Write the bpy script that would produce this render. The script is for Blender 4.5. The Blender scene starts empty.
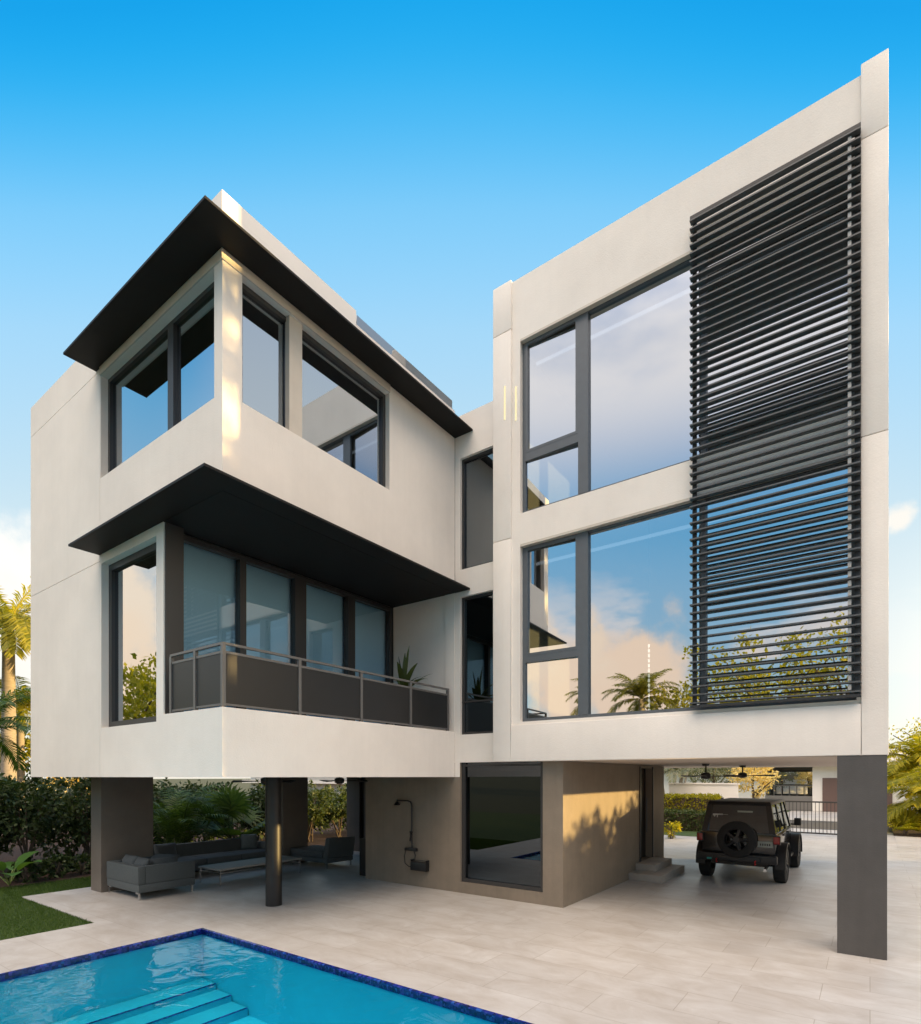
import bpy, bmesh, math, random
from mathutils import Vector, Matrix, Euler
R = math.radians
sc = bpy.context.scene
COL = sc.collection
rnd = random.Random(7)

# ------------------------------------------------------------------ materials
MATS = {}
def _new(name):
    m = bpy.data.materials.new(name); m.use_nodes = True
    nt = m.node_tree; nt.nodes.clear()
    return m, nt, nt.nodes, nt.links

def mat(name, col, rough=0.6, metal=0.0, var=0.0, scale=3.0, bump=0.0, bscale=30.0, spec=0.5, col2=None, stretch=(1, 1, 1), streak=0.0):
    m, nt, N, L = _new(name)
    out = N.new('ShaderNodeOutputMaterial'); p = N.new('ShaderNodeBsdfPrincipled')
    L.new(p.outputs[0], out.inputs[0])
    p.inputs['Base Color'].default_value = (*col, 1); p.inputs['Roughness'].default_value = rough
    p.inputs['Metallic'].default_value = metal; p.inputs['Specular IOR Level'].default_value = spec
    if var > 0 or bump > 0:
        tc = N.new('ShaderNodeTexCoord'); mp = N.new('ShaderNodeMapping'); mp.inputs['Scale'].default_value = stretch
        L.new(tc.outputs['Object'], mp.inputs[0])
    if var > 0:
        n = N.new('ShaderNodeTexNoise'); n.inputs['Scale'].default_value = scale; n.inputs['Detail'].default_value = 8; n.inputs['Roughness'].default_value = .65
        L.new(mp.outputs[0], n.inputs['Vector'])
        mx = N.new('ShaderNodeMix'); mx.data_type = 'RGBA'
        c2 = col2 or tuple(max(0, c * (1 - var)) for c in col)
        mx.inputs[6].default_value = (*col, 1); mx.inputs[7].default_value = (*c2, 1)
        rp = N.new('ShaderNodeValToRGB'); rp.color_ramp.elements[0].position = .35; rp.color_ramp.elements[1].position = .7
        L.new(n.outputs[0], rp.inputs[0]); L.new(rp.outputs[0], mx.inputs[0]); L.new(mx.outputs[2], p.inputs['Base Color'])
    if bump > 0:
        n2 = N.new('ShaderNodeTexNoise'); n2.inputs['Scale'].default_value = bscale; n2.inputs['Detail'].default_value = 5
        L.new(mp.outputs[0], n2.inputs['Vector'])
        b = N.new('ShaderNodeBump'); b.inputs['Strength'].default_value = bump; b.inputs['Distance'].default_value = .02
        L.new(n2.outputs[0], b.inputs['Height']); L.new(b.outputs[0], p.inputs['Normal'])
    if streak > 0:
        src = p.inputs['Base Color'].links[0].from_socket
        m3 = N.new('ShaderNodeMapping'); m3.inputs['Scale'].default_value = (5, 5, .22); L.new(tc.outputs['Object'], m3.inputs[0])
        n4 = N.new('ShaderNodeTexNoise'); n4.inputs['Scale'].default_value = 1.6; n4.inputs['Detail'].default_value = 6; n4.inputs['Roughness'].default_value = .7; L.new(m3.outputs[0], n4.inputs['Vector'])
        r4 = N.new('ShaderNodeMapRange'); r4.inputs[1].default_value = .45; r4.inputs[2].default_value = .8; r4.inputs[3].default_value = 1.0; r4.inputs[4].default_value = 1.0 - streak; L.new(n4.outputs[0], r4.inputs[0])
        m4 = N.new('ShaderNodeMix'); m4.data_type = 'RGBA'; m4.blend_type = 'MULTIPLY'; m4.inputs[0].default_value = 1
        L.new(src, m4.inputs[6]); L.new(r4.outputs[0], m4.inputs[7]); L.new(m4.outputs[2], p.inputs['Base Color'])
    MATS[name] = m
    return m

def leaf_mat(name, a, b, trans=.35, rough=.5):
    m, nt, N, L = _new(name)
    out = N.new('ShaderNodeOutputMaterial'); p = N.new('ShaderNodeBsdfPrincipled'); t = N.new('ShaderNodeBsdfTranslucent')
    g = N.new('ShaderNodeNewGeometry'); mx = N.new('ShaderNodeMix'); mx.data_type = 'RGBA'
    mx.inputs[6].default_value = (*a, 1); mx.inputs[7].default_value = (*b, 1)
    L.new(g.outputs['Random Per Island'], mx.inputs[0]); L.new(mx.outputs[2], p.inputs['Base Color'])
    mu = N.new('ShaderNodeMix'); mu.data_type = 'RGBA'; mu.blend_type = 'MULTIPLY'; mu.inputs[0].default_value = 1
    mu.inputs[7].default_value = (1.6, 1.5, .5, 1)
    L.new(mx.outputs[2], mu.inputs[6]); L.new(mu.outputs[2], t.inputs[0])
    p.inputs['Roughness'].default_value = rough; p.inputs['Specular IOR Level'].default_value = .35
    ms = N.new('ShaderNodeMixShader'); ms.inputs[0].default_value = trans
    L.new(p.outputs[0], ms.inputs[1]); L.new(t.outputs[0], ms.inputs[2]); L.new(ms.outputs[0], out.inputs[0])
    MATS[name] = m
    return m

def glass_mat(name, refl=.55, tint=(.35, .4, .43), rtint=(.9, .95, 1.0), wave=0.0):
    """coated architectural glazing: mirror layer over a tinted see-through layer"""
    m, nt, N, L = _new(name)
    out = N.new('ShaderNodeOutputMaterial'); g = N.new('ShaderNodeBsdfGlossy'); t = N.new('ShaderNodeBsdfTransparent')
    g.inputs['Roughness'].default_value = 0.0; g.inputs['Color'].default_value = (*rtint, 1); t.inputs['Color'].default_value = (*tint, 1)
    lw = N.new('ShaderNodeFresnel'); lw.inputs['IOR'].default_value = 1.5
    mr = N.new('ShaderNodeMapRange'); mr.inputs[1].default_value = 0.0; mr.inputs[2].default_value = 1.0
    mr.inputs[3].default_value = refl; mr.inputs[4].default_value = 1.0
    L.new(lw.outputs[0], mr.inputs[0])
    ms = N.new('ShaderNodeMixShader'); L.new(mr.outputs[0], ms.inputs[0]); L.new(t.outputs[0], ms.inputs[1]); L.new(g.outputs[0], ms.inputs[2])
    if wave:
        tc = N.new('ShaderNodeTexCoord'); n = N.new('ShaderNodeTexNoise'); n.inputs['Scale'].default_value = .9
        L.new(tc.outputs['Object'], n.inputs['Vector'])
        b = N.new('ShaderNodeBump'); b.inputs['Strength'].default_value = wave; b.inputs['Distance'].default_value = .01
        L.new(n.outputs[0], b.inputs['Height']); L.new(b.outputs[0], g.inputs['Normal'])
    L.new(ms.outputs[0], out.inputs[0])
    MATS[name] = m
    return m

def emit_mat(name, col, s):
    m, nt, N, L = _new(name)
    out = N.new('ShaderNodeOutputMaterial'); e = N.new('ShaderNodeEmission'); e.inputs[0].default_value = (*col, 1); e.inputs[1].default_value = s
    L.new(e.outputs[0], out.inputs[0]); MATS[name] = m
    return m

mat('facade', (.84, .785, .72), .75, var=.11, scale=.6, bump=.14, bscale=45, streak=.03)
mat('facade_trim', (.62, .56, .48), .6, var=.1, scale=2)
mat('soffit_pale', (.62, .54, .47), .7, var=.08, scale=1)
mat('taupe', (.25, .205, .156), .7, var=.2, scale=1.3, bump=.2, bscale=40, streak=.1)
mat('pier_stone', (.15, .13, .11), .65, var=.2, scale=1.5, bump=.1, bscale=40)
mat('grey_column', (.084, .079, .075), .6, var=.25, scale=1.2, bump=.15, bscale=50, streak=.12)
mat('black_metal', (.012, .012, .013), .4, var=.2, scale=6)
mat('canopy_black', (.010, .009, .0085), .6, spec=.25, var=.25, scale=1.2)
mat('frame_grey', (.10, .115, .13), .4, var=.1, scale=8)
mat('frame_dark', (.035, .034, .034), .45)
mat('slat', (.085, .09, .094), .42, var=.12, scale=5)
mat('louver_dark', (.025, .026, .028), .5)
mat('bracket', (.42, .41, .39), .4)
mat('mesh_panel', (.014, .0135, .0135), .4, var=.12, scale=20)
mat('rail_metal', (.12, .115, .11), .4)
mat('interior_white', (.7, .68, .65), .8)
mat('interior_dark', (.12, .11, .10), .8)
mat('interior_floor', (.3, .25, .2), .5)
mat('blind_white', (.75, .75, .76), .6)
mat('step_stone', (.42, .37, .32), .7, var=.15, scale=4, bump=.1)
mat('door_black', (.015, .013, .012), .35)
mat('steel', (.6, .6, .6), .25, metal=1)
mat('sofa_fabric', (.085, .10, .105), .85, var=.2, scale=40, bump=.25, bscale=260)
mat('sofa_cushion', (.085, .098, .105), .9, var=.2, scale=30, bump=.25, bscale=220)
mat('cushion_grey', (.11, .14, .15), .9, var=.2, scale=30, bump=.2, bscale=220)
mat('gold_cloth', (.85, .55, .17), .85, var=.3, scale=9, bump=.3, bscale=60)
mat('table_top', (.36, .34, .31), .6, var=.25, scale=5, stretch=(1, 6, 1))
mat('car_paint', (.006, .0065, .008), .12, spec=.7)
mat('car_plastic', (.009, .009, .010), .5)
mat('tyre', (.008, .008, .008), .8, bump=.4, bscale=60)
mat('rim', (.03, .03, .032), .4, metal=.5)
mat('red_lens', (.25, .01, .01), .2)
mat('plate_white', (.30, .33, .30), .5)
mat('decal', (.45, .45, .43), .5)
mat('hook_red', (.45, .01, .01), .5)
mat('hook_teal', (.01, .25, .22), .5)
glass_mat('car_glass', .08, (.012, .013, .014))
glass_mat('glass', .54, (.30, .34, .36), (.88, .94, 1.0), .02)
glass_mat('glass_dark', .05, (.012, .013, .014), (.85, .93, 1.0), .02)
mat('sky_sheet_blue', (.40, .76, 1.0), .6)
glass_mat('glass_dim', .20, (.25, .29, .31), (.85, .94, 1.0), .02)
glass_mat('glass_clear', .12, (.94, .97, .99), (.9, .96, 1.0), .02)
glass_mat('rail_glass', .35, (.85, .9, .92), (.95, .97, 1.0))
emit_mat('sun_patch_glow', (1, .87, .52), .33)
emit_mat('cove', (.93, .96, 1), .22)
emit_mat('led', (1, .93, .8), .9)
emit_mat('flame', (1, .8, .35), 1.0)
mat('house_white', (.84, .81, .77), .8, var=.06, scale=1)
mat('garage_brown', (.14, .09, .08), .6)
mat('roof_grey', (.2, .19, .18), .7)
mat('soil', (.05, .022, .014), .95, var=.55, scale=14, bump=.8, bscale=25)
mat('earth', (.06, .07, .03), .95, var=.5, scale=2)
mat('asphalt', (.06, .06, .06), .9, var=.2, scale=5)
mat('bark', (.12, .09, .065), .9, var=.5, scale=6, bump=.6, bscale=18)
mat('palm_trunk', (.36, .31, .25), .85, var=.35, scale=3, bump=.4, bscale=10, stretch=(1, 1, 8))
mat('crownshaft', (.16, .22, .06), .5)
mat('pale_stem', (.45, .40, .33), .8, var=.3, scale=6)
leaf_mat('leaf_dark', (.022, .045, .012), (.06, .085, .025), .2)
leaf_mat('leaf_hedge', (.035, .065, .015), (.09, .11, .03), .3)
leaf_mat('leaf_yellow', (.17, .19, .012), (.42, .37, .03), .5)
leaf_mat('leaf_palm', (.09, .12, .015), (.28, .25, .025), .45)
leaf_mat('leaf_areca', (.035, .075, .018), (.09, .15, .03), .35)
leaf_mat('leaf_big', (.05, .13, .03), (.08, .17, .04), .3, .35)
leaf_mat('leaf_gold', (.62, .50, .22), (.85, .72, .38), .35)
leaf_mat('leaf_grey', (.12, .15, .10), (.22, .22, .14), .3)
leaf_mat('grass_blade', (.035, .085, .012), (.09, .14, .025), .3)

# large pale travertine pavers
def paver_mat():
    m, nt, N, L = _new('pavers')
    out = N.new('ShaderNodeOutputMaterial'); p = N.new('ShaderNodeBsdfPrincipled'); L.new(p.outputs[0], out.inputs[0])
    tc = N.new('ShaderNodeTexCoord'); mp = N.new('ShaderNodeMapping')
    L.new(tc.outputs['Object'], mp.inputs[0])
    br = N.new('ShaderNodeTexBrick'); br.inputs['Scale'].default_value = 1
    br.inputs['Brick Width'].default_value = 1.22; br.inputs['Row Height'].default_value = .61
    br.inputs['Mortar Size'].default_value = .0045; br.inputs['Mortar Smooth'].default_value = .3
    br.inputs['Color1'].default_value = (.475, .468, .455, 1); br.inputs['Color2'].default_value = (.435, .425, .41, 1); br.inputs['Mortar'].default_value = (.32, .30, .27, 1)
    br.offset = .37
    L.new(mp.outputs[0], br.inputs['Vector'])
    mp2 = N.new('ShaderNodeMapping'); mp2.inputs['Scale'].default_value = (1.5, 2.6, 1); L.new(tc.outputs['Object'], mp2.inputs[0])
    n = N.new('ShaderNodeTexNoise'); n.inputs['Scale'].default_value = 1.0; n.inputs['Detail'].default_value = 9; n.inputs['Roughness'].default_value = .7; n.inputs['Distortion'].default_value = .6
    L.new(mp2.outputs[0], n.inputs['Vector'])
    rp = N.new('ShaderNodeValToRGB'); rp.color_ramp.elements[0].position = .33; rp.color_ramp.elements[1].position = .72
    rp.color_ramp.elements[0].color = (1.12, 1.12, 1.12, 1); rp.color_ramp.elements[1].color = (.78, .71, .64, 1)
    L.new(n.outputs[0], rp.inputs[0])
    mx = N.new('ShaderNodeMix'); mx.data_type = 'RGBA'; mx.blend_type = 'MULTIPLY'; mx.inputs[0].default_value = .8
    L.new(br.outputs[0], mx.inputs[6]); L.new(rp.outputs[0], mx.inputs[7]); L.new(mx.outputs[2], p.inputs['Base Color'])
    n3 = N.new('ShaderNodeTexNoise'); n3.inputs['Scale'].default_value = .5; n3.inputs['Detail'].default_value = 4
    L.new(tc.outputs['Object'], n3.inputs['Vector'])
    r3 = N.new('ShaderNodeMapRange'); r3.inputs[1].default_value = .3; r3.inputs[2].default_value = .7; r3.inputs[3].default_value = .3; r3.inputs[4].default_value = .55
    L.new(n3.outputs[0], r3.inputs[0]); L.new(r3.outputs[0], p.inputs['Roughness'])
    b = N.new('ShaderNodeBump'); b.inputs['Strength'].default_value = .25; b.inputs['Distance'].default_value = .01
    mf = N.new('ShaderNodeMath'); mf.operation = 'MULTIPLY_ADD'; mf.inputs[1].default_value = -1.2
    L.new(br.outputs['Fac'], mf.inputs[0]); L.new(n.outputs[0], mf.inputs[2]); L.new(mf.outputs[0], b.inputs['Height']); L.new(b.outputs[0], p.inputs['Normal'])
    MATS['pavers'] = m
paver_mat()

def lawn_mat():
    mat('lawn', (.045, .085, .014), .95, var=.45, scale=9, bump=.5, bscale=120)
lawn_mat()

def tile_mat():
    m, nt, N, L = _new('pool_tile')
    out = N.new('ShaderNodeOutputMaterial'); p = N.new('ShaderNodeBsdfPrincipled'); L.new(p.outputs[0], out.inputs[0])
    tc = N.new('ShaderNodeTexCoord'); v = N.new('ShaderNodeTexVoronoi'); v.inputs['Scale'].default_value = 28; v.inputs['Randomness'].default_value = .3
    L.new(tc.outputs['Object'], v.inputs['Vector'])
    sep = N.new('ShaderNodeSeparateColor'); L.new(v.outputs['Color'], sep.inputs[0])
    rp = N.new('ShaderNodeValToRGB'); e = rp.color_ramp.elements
    e[0].color = (.004, .008, .07, 1); e[1].color = (.02, .11, .42, 1); x = e.new(.55); x.color = (.008, .025, .20, 1); y = e.new(.9); y.color = (.06, .05, .35, 1)
    L.new(sep.outputs[0], rp.inputs[0]); L.new(rp.outputs[0], p.inputs['Base Color']); p.inputs['Roughness'].default_value = .15
    MATS['pool_tile'] = m
tile_mat()
mat('pool_plaster', (.010, .52, .76), .7, var=.15, scale=1.5, col2=(.007, .46, .70))
mat('pool_step', (.009, .42, .63), .7, var=.12, scale=3)

def water_mat():
    m, nt, N, L = _new('water')
    out = N.new('ShaderNodeOutputMaterial'); g = N.new('ShaderNodeBsdfGlossy'); t = N.new('ShaderNodeBsdfTransparent')
    g.inputs['Roughness'].default_value = .01; t.inputs[0].default_value = (.75, .99, 1.0, 1)
    tc = N.new('ShaderNodeTexCoord'); n = N.new('ShaderNodeTexNoise'); n.inputs['Scale'].default_value = 2.2; n.inputs['Detail'].default_value = 3; n.inputs['Distortion'].default_value = .8
    L.new(tc.outputs['Object'], n.inputs['Vector'])
    b = N.new('ShaderNodeBump'); b.inputs['Strength'].default_value = .24; b.inputs['Distance'].default_value = .07
    L.new(n.outputs[0], b.inputs['Height'])
    fr = N.new('ShaderNodeFresnel'); fr.inputs['IOR'].default_value = 1.36
    L.new(b.outputs[0], g.inputs['Normal']); L.new(b.outputs[0], fr.inputs['Normal'])
    ms = N.new('ShaderNodeMixShader'); L.new(fr.outputs[0], ms.inputs[0]); L.new(t.outputs[0], ms.inputs[1]); L.new(g.outputs[0], ms.inputs[2]); L.new(ms.outputs[0], out.inputs[0])
    MATS['water'] = m
water_mat()

# ------------------------------------------------------------------ builders
class MB:
    def __init__(s): s.v = []; s.f = []; s.fm = []; s.smooth = False; s.cur = 0
    def quad(s, a, b, c, d):
        i = len(s.v); s.v += [tuple(a), tuple(b), tuple(c), tuple(d)]; s.f.append((i, i + 1, i + 2, i + 3)); s.fm.append(s.cur)
    def poly(s, pts):
        i = len(s.v); s.v += [tuple(p) for p in pts]; s.f.append(tuple(range(i, i + len(pts)))); s.fm.append(s.cur)
    def box(s, x0, x1, y0, y1, z0, z1):
        if x0 > x1: x0, x1 = x1, x0
        if y0 > y1: y0, y1 = y1, y0
        if z0 > z1: z0, z1 = z1, z0
        i = len(s.v)
        s.v += [(x0, y0, z0), (x1, y0, z0), (x1, y1, z0), (x0, y1, z0), (x0, y0, z1), (x1, y0, z1), (x1, y1, z1), (x0, y1, z1)]
        for q in ((3, 2, 1, 0), (4, 5, 6, 7), (0, 1, 5, 4), (1, 2, 6, 5), (2, 3, 7, 6), (3, 0, 4, 7)):
            s.f.append(tuple(i + k for k in q)); s.fm.append(s.cur)
        return s
    def hexa(s, bot, top):
        i = len(s.v); s.v += [tuple(p) for p in bot] + [tuple(p) for p in top]
        n = len(bot)
        s.f.append(tuple(i + k for k in reversed(range(n)))); s.fm.append(s.cur)
        s.f.append(tuple(i + n + k for k in range(n))); s.fm.append(s.cur)
        for k in range(n):
            s.f.append((i + k, i + (k + 1) % n, i + n + (k + 1) % n, i + n + k)); s.fm.append(s.cur)
        return s
    def tube(s, pts, radii, n=10, caps=True):
        pts = [Vector(p) for p in pts]
        if not isinstance(radii, (list, tuple)): radii = [radii] * len(pts)
        rings = []
        for k, p in enumerate(pts):
            a = pts[max(k - 1, 0)]; b = pts[min(k + 1, len(pts) - 1)]
            d = (b - a).normalized() if (b - a).length > 1e-9 else Vector((0, 0, 1))
            up = Vector((0, 0, 1)) if abs(d.z) < .95 else Vector((1, 0, 0))
            u = d.cross(up).normalized(); w = u.cross(d)
            i = len(s.v); rings.append(i)
            for j in range(n):
                t = 2 * math.pi * j / n
                s.v.append(tuple(p + (u * math.cos(t) + w * math.sin(t)) * radii[k]))
        for k in range(len(pts) - 1):
            for j in range(n):
                j2 = (j + 1) % n
                s.f.append((rings[k] + j, rings[k + 1] + j, rings[k + 1] + j2, rings[k] + j2)); s.fm.append(s.cur)
        if caps:
            s.f.append(tuple(rings[0] + j for j in range(n))); s.fm.append(s.cur)
            s.f.append(tuple(rings[-1] + j for j in reversed(range(n)))); s.fm.append(s.cur)
        return s
    def build(s, name, m, parent=None, base=(0, 0, 0), bevel=0, seg=2, smooth=False, keep=False):
        me = bpy.data.meshes.new(name)
        b = Vector(base)
        me.from_pydata([tuple(Vector(v) - b) for v in s.v], [], s.f)
        ms = m if isinstance(m, (list, tuple)) else [m]
        for k in ms: me.materials.append(MATS[k])
        if len(ms) > 1: me.polygons.foreach_set('material_index', s.fm)
        if bevel or not keep:
            bm = bmesh.new(); bm.from_mesh(me)
            if not keep and len(bm.faces) < 20000:
                bmesh.ops.remove_doubles(bm, verts=bm.verts, dist=1e-5) if bevel else None
                bmesh.ops.recalc_face_normals(bm, faces=bm.faces)
            if bevel:
                bmesh.ops.bevel(bm, geom=[e for e in bm.edges if e.is_manifold and e.calc_face_angle(0) > .5], offset=bevel, segments=seg, affect='EDGES', profile=.6)
            bm.to_mesh(me); bm.free()
        if smooth or bevel:
            me.polygons.foreach_set('use_smooth', [True] * len(me.polygons))
            try: me.set_sharp_from_angle(angle=R(40))
            except Exception: pass
        o = bpy.data.objects.new(name, me); COL.objects.link(o)
        if parent: o.parent = parent
        else: o.location = base
        return o

def tag(o, label=None, cat=None, group=None, kind=None):
    if label: o['label'] = label
    if cat: o['category'] = cat
    if group: o['group'] = group
    if kind: o['kind'] = kind
    return o
def empty(name, loc, label, cat, group=None, rz=0):
    o = bpy.data.objects.new(name, None); COL.objects.link(o); o.location = loc; o.rotation_euler = (0, 0, rz)
    o.empty_display_size = .2
    return tag(o, label, cat, group)
def dup(root, loc, rz=None, label=None, scale=None):
    r = root.copy(); COL.objects.link(r); r.location = loc
    if rz is not None: r.rotation_euler = (0, 0, rz)
    if scale: r.scale = scale
    if label: r['label'] = label
    for ch in list(root.children):
        c = ch.copy(); COL.objects.link(c); c.parent = r
        for g in list(ch.children):
            d = g.copy(); COL.objects.link(d); d.parent = c
    return r

def wall(axis, pos, thick, u0, u1, z0, z1, holes, mb=None):
    """wall sheet with real openings. axis 'y': plane y=pos (u=x), body goes to pos+thick; axis 'x': plane x=pos (u=y), body to pos+thick"""
    mb = mb or MB()
    us = sorted(set([u0, u1] + [min(max(v, u0), u1) for h in holes for v in h[:2]])); zs = sorted(set([z0, z1] + [min(max(v, z0), z1) for h in holes for v in h[2:]]))
    def solid(i, j):
        if i < 0 or j < 0 or i >= len(us) - 1 or j >= len(zs) - 1: return False
        cu = (us[i] + us[i + 1]) / 2; cz = (zs[j] + zs[j + 1]) / 2
        return not any(h[0] < cu < h[1] and h[2] < cz < h[3] for h in holes)
    def pt(u, z, d): return (u, pos + d * thick, z) if axis == 'y' else (pos + d * thick, u, z)
    for i in range(len(us) - 1):
        for j in range(len(zs) - 1):
            if not solid(i, j): continue
            a, b, c, d = us[i], us[i + 1], zs[j], zs[j + 1]
            mb.quad(pt(a, c, 0), pt(b, c, 0), pt(b, d, 0), pt(a, d, 0)); mb.quad(pt(a, c, 1), pt(a, d, 1), pt(b, d, 1), pt(b, c, 1))
            if not solid(i - 1, j): mb.quad(pt(a, c, 0), pt(a, d, 0), pt(a, d, 1), pt(a, c, 1))
            if not solid(i + 1, j): mb.quad(pt(b, c, 0), pt(b, c, 1), pt(b, d, 1), pt(b, d, 0))
            if not solid(i, j - 1): mb.quad(pt(a, c, 0), pt(a, c, 1), pt(b, c, 1), pt(b, c, 0))
            if not solid(i, j + 1): mb.quad(pt(a, d, 0), pt(b, d, 0), pt(b, d, 1), pt(a, d, 1))
    return mb

# ------------------------------------------------------------------ camera
cam = bpy.data.cameras.new('camera'); co = bpy.data.objects.new('camera', cam); COL.objects.link(co); sc.camera = co
yaw = math.atan((870 - 460.5) / 565)
co.location = (0, 0, 2.45); co.rotation_euler = (R(90), 0, yaw)
cam.sensor_fit = 'HORIZONTAL'; cam.sensor_width = 36; cam.lens = 565 / 921 * 36
cam.shift_y = (776.5 - 512) / 1024 * (1024 / 921); cam.clip_end = 2000; cam.clip_start = .1
sc.render.resolution_x = 921; sc.render.resolution_y = 1024

# ------------------------------------------------------------------ light
EXPO = 1.7
SUN_AZ, SUN_EL = R(33.5), R(6.3)
sd = Vector((math.cos(SUN_AZ) * math.cos(SUN_EL), math.sin(SUN_AZ) * math.cos(SUN_EL), math.sin(SUN_EL)))
sl = bpy.data.lights.new('sun', 'SUN'); sl.energy = 2.9; sl.angle = R(.5); sl.color = (1, .66, .24)
so = bpy.data.objects.new('sun', sl); COL.objects.link(so); so.rotation_euler = sd.to_track_quat('Z', 'Y').to_euler(); so.location = sd * 60

w = bpy.data.worlds.new('World'); sc.world = w; w.use_nodes = True
N = w.node_tree.nodes; L = w.node_tree.links; N.clear()
def math_n(op, a=None, b=None, c=None, clamp=False):
    n = N.new('ShaderNodeMath'); n.operation = op; n.use_clamp = clamp
    for k, v in enumerate((a, b, c)):
        if v is None: continue
        if isinstance(v, (int, float)): n.inputs[k].default_value = v
        else: L.new(v, n.inputs[k])
    return n.outputs[0]
def smooth(x, lo, hi):
    n = N.new('ShaderNodeMapRange'); n.interpolation_type = 'SMOOTHSTEP'; n.inputs[1].default_value = lo; n.inputs[2].default_value = hi
    L.new(x, n.inputs[0]); return n.outputs[0]
def mixc(f, a, b, mode='MIX'):
    n = N.new('ShaderNodeMix'); n.data_type = 'RGBA'; n.blend_type = mode
    for k, v in ((0, f), (6, a), (7, b)):
        if isinstance(v, (int, float)): n.inputs[k].default_value = v
        elif isinstance(v, tuple): n.inputs[k].default_value = (*v, 1)
        else: L.new(v, n.inputs[k])
    return n.outputs[2]
out = N.new('ShaderNodeOutputWorld'); bg = N.new('ShaderNodeBackground'); bg.inputs[1].default_value = .15
sky = N.new('ShaderNodeTexSky'); sky.sky_type = 'NISHITA'; sky.sun_disc = False; sky.sun_elevation = SUN_EL; sky.sun_rotation = R(90) - SUN_AZ
sky.ozone_density = 2.2; sky.dust_density = .8; sky.air_density = 1.0
tc = N.new('ShaderNodeTexCoord'); sep = N.new('ShaderNodeSeparateXYZ'); L.new(tc.outputs['Generated'], sep.inputs[0])
X, Y, Z = sep.outputs
hs = N.new('ShaderNodeHueSaturation'); hs.inputs['Saturation'].default_value = 1.25; hs.inputs['Value'].default_value = 1.0
L.new(sky.outputs[0], hs.inputs['Color'])
# evening gradient: pale at the horizon, deep blue overhead, a little deeper away from the north-west
nrm = N.new('ShaderNodeVectorMath'); nrm.operation = 'MULTIPLY'; nrm.inputs[1].default_value = (1, 1, 0); L.new(tc.outputs['Generated'], nrm.inputs[0])
nn_ = N.new('ShaderNodeVectorMath'); nn_.operation = 'NORMALIZE'; L.new(nrm.outputs[0], nn_.inputs[0])
dt = N.new('ShaderNodeVectorMath'); dt.operation = 'DOT_PRODUCT'; dt.inputs[1].default_value = (-.586, .81, 0); L.new(nn_.outputs[0], dt.inputs[0])
xo_ = math_n('SUBTRACT', 1.0, dt.outputs['Value'])
off = math_n('MINIMUM', math_n('MINIMUM', math_n('MULTIPLY', xo_, .42), math_n('MULTIPLY_ADD', xo_, .16, .07)), .34)
ze = math_n('ADD', Z, off)
ramp = N.new('ShaderNodeValToRGB'); ramp.color_ramp.interpolation = 'B_SPLINE'
E_ = 1 / (.15 * 2 ** EXPO)
stops = [(0.0, (.98, .93, .80)), (.16, (.93, .95, .92)), (.34, (.82, .89, .88)), (.47, (.60, .79, .88)), (.62, (.40, .73, 1.0)), (.71, (.22, .64, 1.0)), (.77, (.03, .49, .95)), (.82, (0, .385, .88)), (1.0, (0, .26, .75))]
el_ = ramp.color_ramp.elements
el_[0].position = 0; el_[1].position = 1.0
for p_, c_ in stops[1:-1]: el_.new(p_)
for e_, (p_, c_) in zip(el_, stops): e_.position = p_; e_.color = (*c_, 1)
L.new(ze, ramp.inputs[0])
rs = N.new('ShaderNodeVectorMath'); rs.operation = 'SCALE'; rs.inputs['Scale'].default_value = E_; L.new(ramp.outputs[0], rs.inputs[0])
base = mixc(.92, hs.outputs[0], rs.outputs[0])
# clouds: a cumulus bank low over the water and a pale veil higher up, on the side behind the camera
mp = N.new('ShaderNodeMapping'); mp.inputs['Scale'].default_value = (1, 1, 2.6); L.new(tc.outputs['Generated'], mp.inputs[0])
n1 = N.new('ShaderNodeTexNoise'); n1.inputs['Scale'].default_value = 3.2; n1.inputs['Detail'].default_value = 10; n1.inputs['Roughness'].default_value = .55; L.new(mp.outputs[0], n1.inputs['Vector'])
n2 = N.new('ShaderNodeTexNoise'); n2.inputs['Scale'].default_value = 1.7; n2.inputs['Detail'].default_value = 7; n2.inputs['Roughness'].default_value = .5; L.new(mp.outputs[0], n2.inputs['Vector'])
back = smooth(Y, .25, -.25)
low = math_n('MULTIPLY', smooth(Z, .42, .12), smooth(Z, -.02, .02))
cum = smooth(n1.outputs[0], .50, .60)
f_low = math_n('MULTIPLY', math_n('MULTIPLY', cum, low), math_n('MULTIPLY_ADD', back, .92, .08))
high = math_n('MULTIPLY', smooth(Z, .36, .58), smooth(n2.outputs[0], .30, .55))
f_high = math_n('MULTIPLY', math_n('MULTIPLY', high, back), .9)
# veil behind the camera, its top overbright to light the facades, plus added sun glow (both out of frame)
veil = mixc(smooth(Z, .58, .80), tuple(v * E_ for v in (1.42, 1.31, 1.26)), tuple(v * E_ for v in (6.0, 4.95, 4.05)))
veil_f = math_n('MULTIPLY', math_n('MULTIPLY', smooth(Z, .36, .58), math_n('MAXIMUM', smooth(n2.outputs[0], .26, .50), smooth(Z, .6, .8))), math_n('MAXIMUM', smooth(Y, -.36, -.60), math_n('MULTIPLY', smooth(math_n('MULTIPLY_ADD', X, -.8, Y), .12, -.30), smooth(Z, .60, .72))))
sdot = N.new('ShaderNodeVectorMath'); sdot.operation = 'DOT_PRODUCT'; sdot.inputs[1].default_value = tuple(sd); L.new(tc.outputs['Generated'], sdot.inputs[0])
glow = math_n('MULTIPLY', smooth(sdot.outputs['Value'], .55, 1.0), smooth(Z, .40, .16))
base = mixc(math_n('MULTIPLY', smooth(sdot.outputs['Value'], .60, .95), .9), base, tuple(v * E_ for v in (.86, .88, .88)))
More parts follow.
